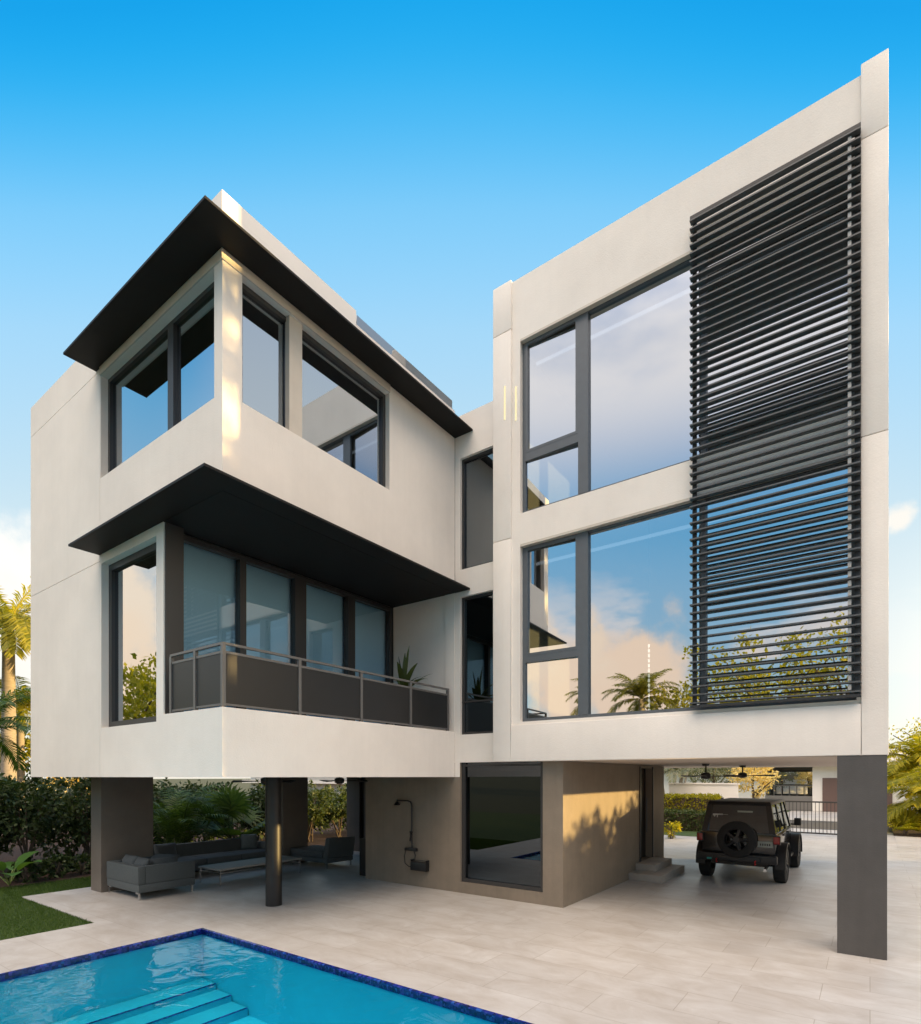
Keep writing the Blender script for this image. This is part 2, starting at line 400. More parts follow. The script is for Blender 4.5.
base = mixc(glow, base, tuple(v * E_ for v in (3.4, 2.75, 1.9)))
c1 = mixc(veil_f, base, veil)
lowcol = mixc(smooth(Z, .05, .30), tuple(v * E_ for v in (1.5, 1.02, .70)), tuple(v * E_ for v in (1.5, 1.27, 1.12)))
c2 = mixc(f_low, c1, lowcol)
n3 = N.new('ShaderNodeTexNoise'); n3.inputs['Scale'].default_value = 9; n3.inputs['Detail'].default_value = 9; n3.inputs['Roughness'].default_value = .6; L.new(tc.outputs['Generated'], n3.inputs['Vector'])
def lobe(col, d, r0, amp, tint):
    d = Vector(d).normalized()
    q = N.new('ShaderNodeVectorMath'); q.operation = 'DISTANCE'; q.inputs[1].default_value = tuple(d); L.new(tc.outputs['Generated'], q.inputs[0])
    t_ = math_n('ADD', q.outputs['Value'], math_n('MULTIPLY', math_n('SUBTRACT', n3.outputs[0], .5), amp))
    return mixc(smooth(t_, r0, r0 * .45), col, tuple(v * E_ for v in tint))
# single cumulus heads: left of the house, a puff at the right, and a big one over the water on the left
c2 = lobe(c2, (-1.226, .347, .30), .13, .22, (1.1, 1.06, 1.0))
c2 = lobe(c2, (-1.3, .22, .20), .16, .22, (1.0, .97, .9))
c2 = lobe(c2, (.04, 1.264, .455), .022, .06, (1.0, .97, .90))
c2 = lobe(c2, (-1.10, -.45, .30), .12, .22, (1.55, 1.25, .95))
c2 = lobe(c2, (-1.14, -.40, .17), .16, .22, (1.6, 1.2, .85))
c2 = lobe(c2, (-.33, -1.0, .15), .13, .25, (1.5, 1.1, .80))
c2 = lobe(c2, (-.47, -.92, .24), .10, .25, (1.5, 1.15, .85))
L.new(c2, bg.inputs[0]); L.new(bg.outputs[0], out.inputs[0])

sc.view_settings.view_transform = 'Standard'; sc.view_settings.look = 'None'; sc.view_settings.exposure = EXPO; sc.view_settings.gamma = 1
sc.view_settings.use_curve_mapping = False
sc.cycles.max_bounces = 8; sc.cycles.glossy_bounces = 5; sc.cycles.transparent_max_bounces = 16; sc.cycles.diffuse_bounces = 4
sc.cycles.sample_clamp_indirect = 6; sc.cycles.caustics_reflective = False; sc.cycles.caustics_refractive = False
sc.cycles.use_denoising = True

# ------------------------------------------------------------------ ground, deck, lawn, pool
PX0, PX1, PY0, PY1 = -8.74, -1.2, -6.0, 4.95     # pool opening
def ring(mb, x0, x1, y0, y1, z, hx0, hx1, hy0, hy1):
    mb.quad((x0, y0, z), (x1, y0, z), (x1, hy0, z), (x0, hy0, z)); mb.quad((x0, hy1, z), (x1, hy1, z), (x1, y1, z), (x0, y1, z))
    mb.quad((x0, hy0, z), (hx0, hy0, z), (hx0, hy1, z), (x0, hy1, z)); mb.quad((hx1, hy0, z), (x1, hy0, z), (x1, hy1, z), (hx1, hy1, z))
m = MB(); ring(m, -600, 600, -600, 600, -.03, PX0 - .3, PX1 + .3, PY0 - .3, PY1 + .3)
tag(m.build('ground', 'earth'), kind='structure')
# deck (paved court)
m = MB()
zt = 0.0
for (a, b, c, d) in ((-10.52, PX0, -8, 4.07), (PX0, PX1, -8, PY0), (PX1, 6, -8, PY1), (-14.0, 6, PY1, 27.55), (-14.0, PX0, 4.07, PY1)):
    m.quad((a, c, zt), (b, c, zt), (b, d, zt), (a, d, zt))
for (a, b, c, d) in ((-10.52, -10.52, -8, 4.07), (-14, -14, 4.07, 27.55)):
    m.quad((a, c, 0), (a, d, 0), (a, d, -.05), (a, c, -.05))
m.quad((-14, 4.07, 0), (-10.52, 4.07, 0), (-10.52, 4.07, -.05), (-14, 4.07, -.05))
deck = tag(m.build('patio', 'pavers', keep=True), kind='structure')
# lawn sheet + blades
m = MB()
m.quad((-40, -12, -.012), (-10.53, -12, -.012), (-10.53, 4.06, -.012), (-40, 4.06, -.012)); m.quad((-15.4, 4.06, -.012), (-14.01, 4.06, -.012), (-14.01, 7.5, -.012), (-15.4, 7.5, -.012))
tag(m.build('lawn', 'lawn', keep=True), kind='structure')
m = MB()
def blade(x, y, h, r):
    a = r.uniform(0, 6.28); dx, dy = math.cos(a) * .004, math.sin(a) * .004; lx, ly = r.uniform(-.5, .5) * h, r.uniform(-.5, .5) * h
    m.poly([(x - dx, y - dy, -.012), (x + dx, y + dy, -.012), (x + lx, y + ly, -.012 + h)])
gr = random.Random(3)
for k in range(60000):
    if k < 42000: x, y = gr.uniform(-15.4, -10.53), gr.uniform(1.2, 4.06)
    else: x, y = gr.uniform(-15.5, -14.01), gr.uniform(4.0, 7.4)
    blade(x, y, gr.uniform(.02, .05), gr)
tag(m.build('grass', 'grass_blade', keep=True), 'short clipped grass on the lawn beside the patio', 'grass', kind='stuff')
m = MB(); m.quad((-30, -2, -.006), (-15.4, -2, -.006), (-15.4, 26, -.006), (-30, 26, -.006)); m.quad((-15.4, 7.5, -.006), (-14.02, 7.5, -.006), (-14.02, 26, -.006), (-15.4, 26, -.006))
m.quad((.82, 29.3, .0), (9, 29.3, .0), (9, 40, .0), (.82, 40, .0)); m.quad((6.05, -10, -.006), (20, -10, -.006), (20, 27.5, -.006), (6.05, 27.5, -.006))
m.quad((-14, 27.75, -.006), (-5.4, 27.75, -.006), (-5.4, 30, -.006), (-14, 30, -.006))
tag(m.build('planting_bed', 'soil', keep=True), kind='structure')
m = MB(); m.quad((-60, 31, -.018), (.8, 31, -.018), (.8, 37, -.018), (-60, 37, -.018))
tag(m.build('street', 'asphalt', keep=True), kind='structure')
m = MB(); m.quad((-5.4, 27.56, -.008), (.8, 27.56, -.008), (.8, 31, -.008), (-5.4, 31, -.008)); m.quad((-4.6, 37, -.008), (-1.2, 37, -.008), (-1.2, 47, -.008), (-4.6, 47, -.008)); m.quad((.8, 23.6, .004), (6, 23.6, .004), (6, 29.3, .004), (.8, 29.3, .004))
tag(m.build('driveway', 'pavers', keep=True), kind='structure')
m = MB(); m.quad((-1.2, 31.05, -.01), (-1.19, 31.05, -.01), (-1.19, 31.06, -.01), (-1.2, 31.06, -.01))
m = MB(); m.quad((-1.2, 37.05, -.007), (8, 37.05, -.007), (8, 47, -.007), (-1.2, 47, -.007)); m.quad((-30, 37.05, -.007), (-4.61, 37.05, -.007), (-4.61, 47, -.007), (-30, 47, -.007)); m.quad((-5.4, 24.2, .008), (-14, 24.2, .008), (-14, 27.5, .008), (-5.4, 27.5, .008))
tag(m.build('verge', 'lawn', keep=True), kind='structure')

# pool basin: shell, tile band, steps
WZ = -.05
pool = tag(MB().box(0, 0, 0, 0, 0, 0).build('pool_basin', 'pool_plaster'), kind='structure')
bpy.data.objects.remove(pool)
pool = empty('swimming_pool', (PX0, PY1, 0), 'turquoise swimming pool with blue mosaic rim and underwater steps', 'pool')
pb = (PX0, PY1, 0)
m = MB(); D = -1.1
m.quad((PX0, PY0, D), (PX1, PY0, D), (PX1, PY1, D), (PX0, PY1, D))
m.quad((PX0, PY0, D), (PX0, PY1, D), (PX0, PY1, -.10), (PX0, PY0, -.10)); m.quad((PX1, PY0, D), (PX1, PY0, -.10), (PX1, PY1, -.10), (PX1, PY1, D))
m.quad((PX0, PY1, D), (PX1, PY1, D), (PX1, PY1, -.10), (PX0, PY1, -.10)); m.quad((PX0, PY0, D), (PX0, PY0, -.10), (PX1, PY0, -.10), (PX1, PY0, D))
m.build('basin', 'pool_plaster', pool, pb, keep=True)
m = MB()
t = .012
m.box(PX0, PX0 + t, PY0, PY1, -.10, -.012); m.box(PX1 - t, PX1, PY0, PY1, -.10, -.012); m.box(PX0 + t, PX1 - t, PY1 - t, PY1, -.10, -.012); m.box(PX0 + t, PX1 - t, PY0, PY0 + t, -.10, -.012)
m.box(PX0, PX0 + .045, PY0, PY1, -.012, .004); m.box(PX0 + .045, PX1, PY1 - .045, PY1, -.012, .004)
m.build('tile_band', 'pool_tile', pool, pb)
for k in range(3):
    m = MB(); x0 = PX0 + t + k * .42; m.box(x0, x0 + .42, PY0 + t, PY1 - .02, D, -.80 - k * .09)
    st = m.build('step', 'pool_step', pool, pb)
    m2 = MB(); m2.box(x0 + .395, x0 + .425, PY0 + t, PY1 - .025, -.802 - k * .09, -.794 - k * .09); m2.build('tile_edge', 'pool_tile', st, pb)
m = MB(); m.quad((PX0 + t, PY0 + t, WZ), (PX1 - t, PY0 + t, WZ), (PX1 - t, PY1 - t, WZ), (PX0 + t, PY1 - t, WZ))
tag(m.build('pool_water', 'water', keep=True), kind='structure')

# ------------------------------------------------------------------ the house
HB = (-7.0, 10.0, 0)
house = empty('modern_house', HB, 'white modern house raised on piers with black canopies and a louvred screen', 'house')
def part(mb, name, m, parent=None, label=None, **k):
    o = mb.build(name, m, parent or house, HB, **k)
    if label: o['label'] = label
    return o
yR, yC, xL, yL = 9.41, 9.64, -7.13, 4.32
TH = .25
# -- left wing: front wall. panels with 12 mm joints at z 6.23 and 9.6 and x -10.95
G = .010
m = MB()
XJ = -10.95
for (a, b) in ((2.44, 6.23 - G / 2), (6.23 + G / 2, 9.58 - G / 2), (9.58 + G / 2, 10.2)):
    m.box(-14.3, XJ - G, yL, yL + TH, a, b)
m.box(-14.3, XJ, yL + .03, yL + TH - .02, 2.46, 10.18)
part(m, 'wall', 'facade', label='pale stone wall panels at the far left of the front')
m = wall('y', yL, TH, XJ, xL, 2.44, 10.2, [(XJ + .02, -7.33, 7.68, 9.48), (XJ + .05, -8.95, 3.30, 6.18), (-8.73, xL + .1, 3.40, 6.36)])
part(m, 'wall', 'facade', label='pale front wall with corner window and balcony opening')
m = wall('x', xL, -TH, yL + TH, 9.63, 2.44, 10.2, [(4.62, 7.62, 7.70, 9.48), (3.5, 9.62, 3.40, 6.36)])
part(m, 'wall', 'facade', label='pale side wall with the long corner window above the balcony')
# parapets
m = MB(); m.box(-10.6, xL + .012, yL - .012, yL - .001, 9.74, 10.2); m.box(-10.6, xL + .012, yL - .012, yL + .2, 10.201, 10.42); m.box(xL + .001, xL + .012, yL, 6.78, 9.74, 10.2); m.box(xL - .2, xL + .012, yL + .2, 6.78, 10.201, 10.42)
part(m, 'parapet', 'house_white')
gl = MB(); gl.box(xL - .06, xL - .045, 6.85, 9.6, 10.2, 10.42); part(gl, 'roof_balustrade', 'rail_glass')
for y in (7.15, 7.6, 8.05, 9.0):
    m = MB(); m.box(xL - .16, xL - .1, y, y + .26, 10.2, 10.36); part(m, 'roof_vent', 'house_white')
# remaining shell of left wing
m = MB(); m.box(-14.3, -14.05, yL + TH, 14.0, 2.44, 10.2); m.box(-14.05, -7.2, 13.75, 14.0, 2.44, 10.2)
part(m, 'wall', 'facade', label='pale rear and far side walls of the left wing')
m = MB(); m.box(-14.04, xL - TH - .01, yL + TH + .01, 13.74, 9.9, 10.1); part(m, 'roof', 'roof_grey')
m = MB(); m.box(-14.04, -8.95, yL + TH + .01, 13.74, 3.1, 3.28); m.box(-8.93, xL - TH - .005, yL + TH + .01, 9.62, 3.1, 3.36)
part(m, 'floor_slab', 'interior_floor')
m = MB(); m.box(-14.04, -8.93, yL + TH + .01, 13.74, 6.5, 7.0); m.box(-8.93, xL - TH - .01, yL + TH + .01, 13.74, 6.5, 7.0); part(m, 'floor_slab', 'interior_white')
m = MB(); m.box(-14.04, xL - TH - .01, yL + TH + .01, 13.74, 9.55, 9.7); part(m, 'ceiling', 'interior_white')
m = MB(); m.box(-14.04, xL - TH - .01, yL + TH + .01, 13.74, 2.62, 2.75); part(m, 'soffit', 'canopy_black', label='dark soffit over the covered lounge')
m = MB(); m.box(-11.2, -11.05, yL + TH + .02, 13.7, 3.3, 6.48); m.box(-13.9, -9.0, 9.9, 10.0, 3.3, 6.48); m.box(-13.9, -7.5, 9.9, 10.0, 7.02, 9.54); part(m, 'partition', 'interior_dark')
# canopies: thin black blades
def canopy(z, xl, xr, yf, name, lab):
    m = MB()
    e = .035; T = .10
    # tapered plate: outer edge thin, thicker at the wall
    def strip(outer, inner):
        (ax, ay), (bx, by) = outer; (cx, cy), (dx, dy) = inner
        bot = [(ax, ay, z), (bx, by, z), (cx, cy, z), (dx, dy, z)]
        top = [(ax, ay, z + e), (bx, by, z + e), (cx, cy, z + T), (dx, dy, z + T)]
        m.hexa(bot, top)
    strip([(xl, yf), (xr, yf)], [(xL + .0, yL - .001), (xl, yL - .001)])
    strip([(xr, yf), (xr, 9.635)], [(xL + .001, 9.635), (xL + .001, yL - .001)])
    return part(m, name, 'canopy_black', label=lab)
canopy(9.62, -11.1, -6.67, 3.81, 'canopy', 'upper black eaves canopy along the roof edge')
canopy(6.34, -10.97, -6.74, 3.84, 'canopy', 'lower black canopy above the balcony')
m = MB(); m.box(-8.9, xL - .002, yL + .002, 9.63, 6.337, 6.36); part(m, 'soffit', 'canopy_black', label='black balcony ceiling')
# trim band under the upper canopy
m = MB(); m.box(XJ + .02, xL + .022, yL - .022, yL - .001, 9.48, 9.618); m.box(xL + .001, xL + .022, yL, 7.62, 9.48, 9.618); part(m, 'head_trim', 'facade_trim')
# core/pier at balcony corner
m = MB(); m.box(-8.728, -8.70, yL + .02, yL + TH + .05, 3.40, 6.335); part(m, 'cladding', 'frame_dark')

def window(axis, pos, u0, u1, z0, z1, mull=(), trans=(), fw=.06, fd=.09, fm='frame_dark', gm='glass', label=None, dirn=1, mw=.05, panes_only=None):
    """framed window, frame face at pos, body to pos+dirn*fd; mull: list of (u, width), trans: (u_a,u_b,z,width)"""
    m = MB(); g = MB()
    p0, p1 = pos, pos + dirn * fd
    def bx(mb, a, b, c, d, q0, q1):
        if axis == 'y': mb.box(a, b, q0, q1, c, d)
        else: mb.box(q0, q1, a, b, c, d)
    bx(m, u0, u1, z0, z0 + fw, p0, p1); bx(m, u0, u1, z1 - fw, z1, p0, p1)
    bx(m, u0, u0 + fw, z0 + fw, z1 - fw, p0, p1); bx(m, u1 - fw, u1, z0 + fw, z1 - fw, p0, p1)
    for (u, wd) in mull:
        bx(m, u - wd / 2, u + wd / 2, z0 + fw, z1 - fw, p0 - dirn * .008, p1)
    for (a, b, z, wd) in trans: bx(m, a, b, z - wd / 2, z + wd / 2, p0 - dirn * .004, p1)
    gp = pos + dirn * fd * .6
    edges = [u0 + fw] + sum(([u - wd / 2, u + wd / 2] for (u, wd) in sorted(mull)), []) + [u1 - fw]
    for k in range(0, len(edges), 2):
        a, b = edges[k], edges[k + 1]
        zz = [z0 + fw]
        for (ta, tb, z, wd) in sorted(trans, key=lambda t: t[2]):
            if ta < (a + b) / 2 < tb: zz += [z - wd / 2, z + wd / 2]
        zz.append(z1 - fw)
        for j in range(0, len(zz), 2):
            # every pane sits a hair out of true; openable casements (with a transom) stand slightly ajar
            tk = rnd.uniform(-.003, .003) + (.04 if (trans and axis == 'y' and k == 0 and mull) else 0); tz = rnd.uniform(-.0025, .0025); hw = (b - a) / 2; hz = (zz[j + 1] - zz[j]) / 2
            if axis == 'y': g.quad((a, gp - tk * hw - tz * hz, zz[j]), (b, gp + tk * hw - tz * hz, zz[j]), (b, gp + tk * hw + tz * hz, zz[j + 1]), (a, gp - tk * hw + tz * hz, zz[j + 1]))
            else: g.quad((gp, a, zz[j]), (gp, b, zz[j]), (gp, b, zz[j + 1]), (gp, a, zz[j + 1]))
    f = part(m, 'window', fm, label=label)
    gg = g.build('pane', gm, f, HB, keep=True)
    return f
window('y', yL + .12, XJ + .02, -7.33, 7.68, 9.478, mull=[(-8.74, .17)], label='front half of the upper corner window', fw=.07)
window('x', xL - .10, 4.62, 7.62, 7.70, 9.478, mull=[(5.55, .22)], label='side half of the upper corner window', dirn=-1, fw=.07)
window('y', yL + .12, XJ + .05, -8.95, 3.30, 6.18, label='tall front window beside the balcony', fw=.11)
window('x', -8.91, 4.585, 9.62, 3.37, 6.335, mull=[(5.79, .12), (7.03, .26), (8.35, .20)], gm='glass_clear', label='wide four pane balcony glazing with black mullions', dirn=-1, fw=.09, fd=.12)
m = MB(); m.box(-9.12, -9.10, 4.62, 9.6, 3.38, 6.4); part(m, 'sky_sheet', 'sky_sheet_blue', label='added pale blue sheet imitating sky in the balcony glazing')  # blue sheet added behind the panes in place of mirrored sky
# connector
holesC = [(-7.0, -6.08, 6.80, 9.15), (-7.0, -6.08, 3.33, 6.23)]
m = wall('y', yC, TH, -8.90, -5.95, 2.745, 10.05, holesC + [(-8.95, -7.13, 6.36, 10.1)])
m.box(xL + .001, -7.001, yC - .004, yC - .001, 2.44, 2.85)
part(m, 'wall', 'facade', label='narrow pale wall between the two wings')
window('y', yC + .07, -7.0, -6.0, 6.80, 9.15, gm='glass_dim', label='upper narrow stair window', fm='frame_dark', fw=.05)
window('y', yC + .07, -7.0, -6.0, 3.33, 6.23, gm='glass_dim', label='middle narrow stair window', fm='frame_dark', fw=.05, trans=[(-7, -6, 4.02, .03)])
m = MB(); m.box(-7.1, -6.0, yC + 3.0, yC + 3.1, 2.8, 9.9); part(m, 'partition', 'interior_dark')
m = MB(); m.box(-7.1, -5.8, yC + TH, 13.0, 10.0, 10.04); part(m, 'roof', 'roof_grey')
m = MB(); m.box(-7.35, -7.2, yC + TH + .01, 13.7, 2.76, 9.9); part(m, 'partition', 'interior_dark')
# ground-floor core
m = wall('y', yC, TH, -9.80, -4.63, 0, 2.738, [(-6.99, -5.05, .23, 2.9)])
part(m, 'wall', 'taupe', label='taupe ground floor wall with dark window')
m = wall('x', -4.63, -TH, yC + TH, 16.0, 0, 2.738, [(14.0, 14.95, .34, 2.66)])
part(m, 'wall', 'taupe', label='taupe ground floor wall along the carport')
m = MB(); m.box(-9.8, -9.6, yC + TH, 16.0, 0, 2.62); m.box(-9.6, -4.88, 15.75, 16.0, 0, 2.7); part(m, 'wall', 'taupe', label='taupe ground floor rear wall')
window('y', yC + .05, -6.99, -5.05, .23, 2.84, label='big dark ground floor window', fm='frame_dark', gm='glass_dark', fw=.075, trans=[(-7, -5, 2.68, .04)])
m = MB(); m.box(-9.58, -4.9, yC + TH + .02, 15.7, .0, .12); part(m, 'floor_slab', 'interior_dark')
m = MB(); m.box(-9.58, -4.9, 12.6, 12.7, .12, 2.6); part(m, 'partition', 'interior_dark')
# door
m = MB(); m.box(-4.86, -4.80, 14.0, 14.95, .34, 2.66); door = part(m, 'door', 'door_black')
m = MB(); m.tube([(-4.72, 14.8, 1.0), (-4.72, 14.8, 1.9)], .015, 8); m.build('handle', 'frame_grey', door, HB, smooth=True)
m = MB(); m.box(-4.629, -4.60, 13.94, 14.0, .34, 2.7); m.box(-4.629, -4.60, 14.95, 15.0, .34, 2.7); part(m, 'door_frame', 'frame_dark')
m = MB(); m.box(-4.628, -3.86, 13.15, 15.15, 0, .17); m.box(-4.628, -4.15, 13.65, 15.05, .17, .335); part(m, 'entry_step', 'step_stone', bevel=.012)

# -- right wing
XR0, XR1 = -6.03, .2
zb = 2.74
PD = .05    # pilaster projection
m = MB()
zj = (7.06, 11.1)
for (a, b) in ((-6.03, -5.62), (-.10, .20)):
    for (c, d) in ((zb, zj[0] - .005), (zj[0] + .005, zj[1] - .005), (zj[1] + .005, 12.13)):
        m.box(a, b, yR, yR + .3, c, min(d, 12.055) if a < -1 else d)
    m.box(a + .01, b - .01, yR + .02, yR + .28, zb + .01, 12.04)
m.box(-5.62, -.10, yR, yR + .28, zb, 3.44)
part(m, 'wall', 'facade', label='pale projecting frame around the big windows', bevel=.012, seg=2)
m = wall('y', yR + PD, TH, -5.62, -.10, 3.44, 12.03, [(-5.44, -.15, 3.50, 6.91), (-5.44, -.15, 7.50, 10.85)])
part(m, 'wall', 'facade', label='pale recessed wall holding the big windows')
ms_ = [(-4.19, .19)]
window('y', yR + PD + .09, -5.44, -.15, 7.50, 10.85, mull=ms_ + [(-2.15, .08)], trans=[(-5.4, -4.28, 8.60, .16)], label='upper big window with narrow side casement', fm='frame_grey', fw=.065, fd=.10)
window('y', yR + PD + .09, -5.44, -.15, 3.50, 6.91, mull=ms_ + [(-2.15, .08)], trans=[(-5.4, -4.28, 4.70, .13)], label='lower big window with narrow side casement', fm='frame_grey', fw=.065, fd=.10)
# casement sash liners (slightly proud inner frame of the openable lights)
for (z0, z1) in ((8.68, 10.785), (4.765, 6.845)):
    m = MB()
    a, b, f = -5.375, -4.285, .05
    y0, y1 = yR + PD + .082, yR + PD + .13
    m.box(a, b, y0, y1, z0, z0 + f); m.box(a, b, y0, y1, z1 - f, z1); m.box(a, a + f, y0, y1, z0 + f, z1 - f); m.box(b - f, b, y0, y1, z0 + f, z1 - f)
    part(m, 'casement_sash', 'frame_grey')
for z in (10.80, 6.86):
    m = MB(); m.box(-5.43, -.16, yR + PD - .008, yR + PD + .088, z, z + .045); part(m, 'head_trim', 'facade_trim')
for z in (10.55, 6.62):
    m = MB(); m.tube([(-5.3, yR + .45, z), (-.3, yR + .45, z)], .03, 12); part(m, 'cove_light', 'cove', smooth=True)
# shell of right wing
m = MB(); m.box(XR0, XR0 + .2, yR + .3, 20.0, zb, 11.9); m.box(XR0 + .2, XR1 - .2, 19.8, 20.0, zb, 11.9)
part(m, 'wall', 'facade', label='pale rear and inner side walls of the right wing')
m = wall('x', XR1, -.2, yR + .3, 20.0, zb, 11.9, [(13.7, 16.4, 4.6, 6.4), (13.7, 16.4, 8.6, 10.3)])
part(m, 'wall', 'facade', label='pale outer side wall of the right wing')
window('x', XR1 - .05, 13.7, 16.4, 4.6, 6.4, mull=[(15.0, .35)], label='lower side window of the right wing', gm='rail_glass', dirn=-1)
window('x', XR1 - .05, 13.7, 16.4, 8.6, 10.3, mull=[(15.0, .35)], label='upper side window of the right wing', gm='rail_glass', dirn=-1)
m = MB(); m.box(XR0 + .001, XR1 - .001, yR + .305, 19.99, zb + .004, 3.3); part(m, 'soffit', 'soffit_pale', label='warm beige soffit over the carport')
m = MB(); m.box(XR0 + .2, XR1 - .2, yR + .33, 19.78, 6.95, 7.4); part(m, 'floor_slab', 'interior_white')
m = MB(); m.box(XR0 + .2, XR1 - .2, yR + .33, 19.78, 11.3, 11.5); part(m, 'roof', 'interior_white')
m = MB(); m.box(XR0 + .21, XR1 - .21, 17.2, 17.3, 3.3, 11.3); part(m, 'partition', 'interior_white')
m = MB(); m.box(XR0 + .205, XR0 + .24, yR + .34, 17.1, 3.31, 6.94); m.box(XR0 + .205, XR0 + .24, yR + .34, 17.1, 7.41, 11.29); part(m, 'partition', 'interior_white')
# roof rail seen only as a reflection in the corner window
m = MB(); m.box(XR0 + .05, XR0 + .07, yR + .5, 19, 11.9, 12.35); rr = part(m, 'roof_balustrade', 'rail_glass')
m = MB(); m.box(XR0 + .03, XR0 + .09, yR + .5, 19, 12.35, 12.40); part(m, 'top_rail', 'frame_dark')
# glowing strips imitating reflected sun patches on and beside the left pilaster
m = MB(); m.box(-5.775, -5.735, yR - .004, yR + .01, 9.39, 10.05); part(m, 'sun_patch_strip', 'sun_patch_glow')
m = MB(); m.box(-5.555, -5.515, yR + PD - .004, yR + PD + .01, 9.32, 9.98); part(m, 'sun_patch_strip', 'sun_patch_glow')
# hanging beads inside the lower window
pp, rr_ = [(-3.167, yR + .64, 6.93)], [.003]
for k in range(14):
    z = 4.76 - k * .088
    pp += [(-3.167, yR + .64, z + .032), (-3.167, yR + .64, z + .028), (-3.167, yR + .64, z - .022), (-3.167, yR + .64, z - .026)]; rr_ += [.003, .017, .017, .003]
m = MB(); m.tube(pp[1:], rr_[1:], 10); pl_ = part(m, 'pendant_light', 'led', smooth=False)
m = MB(); m.tube([(-3.167, yR + .64, 6.94), (-3.167, yR + .64, 4.793)], .003, 6); m.build('cord', 'black_metal', pl_, HB)
# louvre screen
lv = MB(); y0 = yR - .135
n = 60
for k in range(n):
    z = 3.60 + k * (11.16 - 3.60) / (n - 1)
    # tilted blade
    d = .09
    lv.hexa([(-2.29, y0, z - .012), (-.10, y0, z - .012), (-.10, y0 + d, z - .016), (-2.29, y0 + d, z - .016)],
            [(-2.29, y0, z + .009), (-.10, y0, z + .009), (-.10, y0 + d, z + .006), (-2.29, y0 + d, z + .006)])
rl = MB(); rl.box(-2.27, -2.21, y0 + .092, yR - .002, 3.53, 11.22)
screen = part(lv, 'louver_screen', 'slat', label='dark grey horizontal louvre screen over the right hand glazing')
rl.build('side_rail', 'louver_dark', screen, HB)
rl = MB(); rl.box(-.17, -.105, y0 + .092, yR - .002, 3.53, 11.22); rl.build('side_rail', 'louver_dark', screen, HB)
for (z0, z1) in ((11.19, 11.24), (3.53, 3.565)):
    rl = MB(); rl.box(-2.29, -.10, y0 + .02, yR - .004, z0, z1); rl.build('end_rail', 'louver_dark', screen, HB)
bk = MB()
for k in range(n - 1):
    z = 3.60 + (k + .5) * (11.16 - 3.60) / (n - 1)
    bk.box(-.245, -.205, y0 + .03, y0 + .06, z - .04, z + .035)
bk.box(-.228, -.222, y0 + .06, y0 + .066, 3.58, 11.18)
bk.build('bracket', 'bracket', screen, HB)
# supports
m = MB(); m.box(-.37, .185, yR + .012, yR + .62, 0, zb + .003); part(m, 'pier', 'grey_column', label='grey slab pier at the right front corner')
m = MB(); m.box(-.37, .185, 18.8, 19.4, 0, zb + .003)
m = MB(); m.box(-13.63, -13.13, 5.2, 6.27, 0, 2.63); part(m, 'pier', 'pier_stone', label='dark stone pier behind the small sofa')
m = MB(); m.box(-14.0, -13.18, 9.8, 10.65, 0, 2.63); part(m, 'pier', 'pier_stone', label='dark stone pier behind the long sofa')
m = MB(); m.box(-14.1, -13.50, 13.0, 13.35, 0, 2.63); m.box(-13.28, -12.0, 13.0, 13.35, 0, 2.63); part(m, 'pier', 'grey_column', label='wide pale pier at the back of the lounge')
m = MB(); m.box(-13.5, -13.28, 13.1, 13.3, 0.05, 2.62); part(m, 'slot_panel', 'door_black')
m = MB(); m.tube([(-9.2, 6.63, 0), (-9.2, 6.63, 2.63)], .15, 28); part(m, 'column', 'black_metal', smooth=True, label='round black steel column')
# balcony railing
rail = MB(); zr0, zr1 = 3.395, 4.29
xo = xL - .03; yo = yL + .03
rail.box(-8.56, xo + .02, yo - .02, yo + .02, zr1 - .035, zr1); rail.box(xo - .02, xo + .02, yo + .02, 9.45, zr1 - .035, zr1)
rail.box(-8.56, xo + .012, yo - .012, yo + .012, zr1 - .15, zr1 - .115); rail.box(xo - .012, xo + .012, yo + .012, 9.45, zr1 - .15, zr1 - .115)
rail.box(-8.56, xo + .012, yo - .012, yo + .012, zr0 + .03, zr0 + .06); rail.box(xo - .012, xo + .012, yo + .012, 9.45, zr0 + .03, zr0 + .06)
rail = part(rail, 'balcony_railing', 'rail_metal')
def post(x, y):
    q = MB(); q.box(x - .025, x + .025, y - .025, y + .025, zr0, zr1 - .036); q.build('post', 'rail_metal', rail, HB)
fx = [-8.54, -7.86, xo]
for x in fx: post(x, yo)
fy = [5.62, 6.93, 8.23, 9.42]
for y in fy: post(xo, y)
for a, b in zip(fx[:-1], fx[1:]):
    q = MB(); q.box(a + .03, b - .03, yo - .005, yo + .005, zr0 + .062, zr1 - .152); q.build('panel', 'mesh_panel', rail, HB)
for a, b in zip([yo] + fy[:-1], fy):
    q = MB(); q.box(xo - .005, xo + .005, a + .03, b - .03, zr0 + .062, zr1 - .152); q.build('panel', 'mesh_panel', rail, HB)

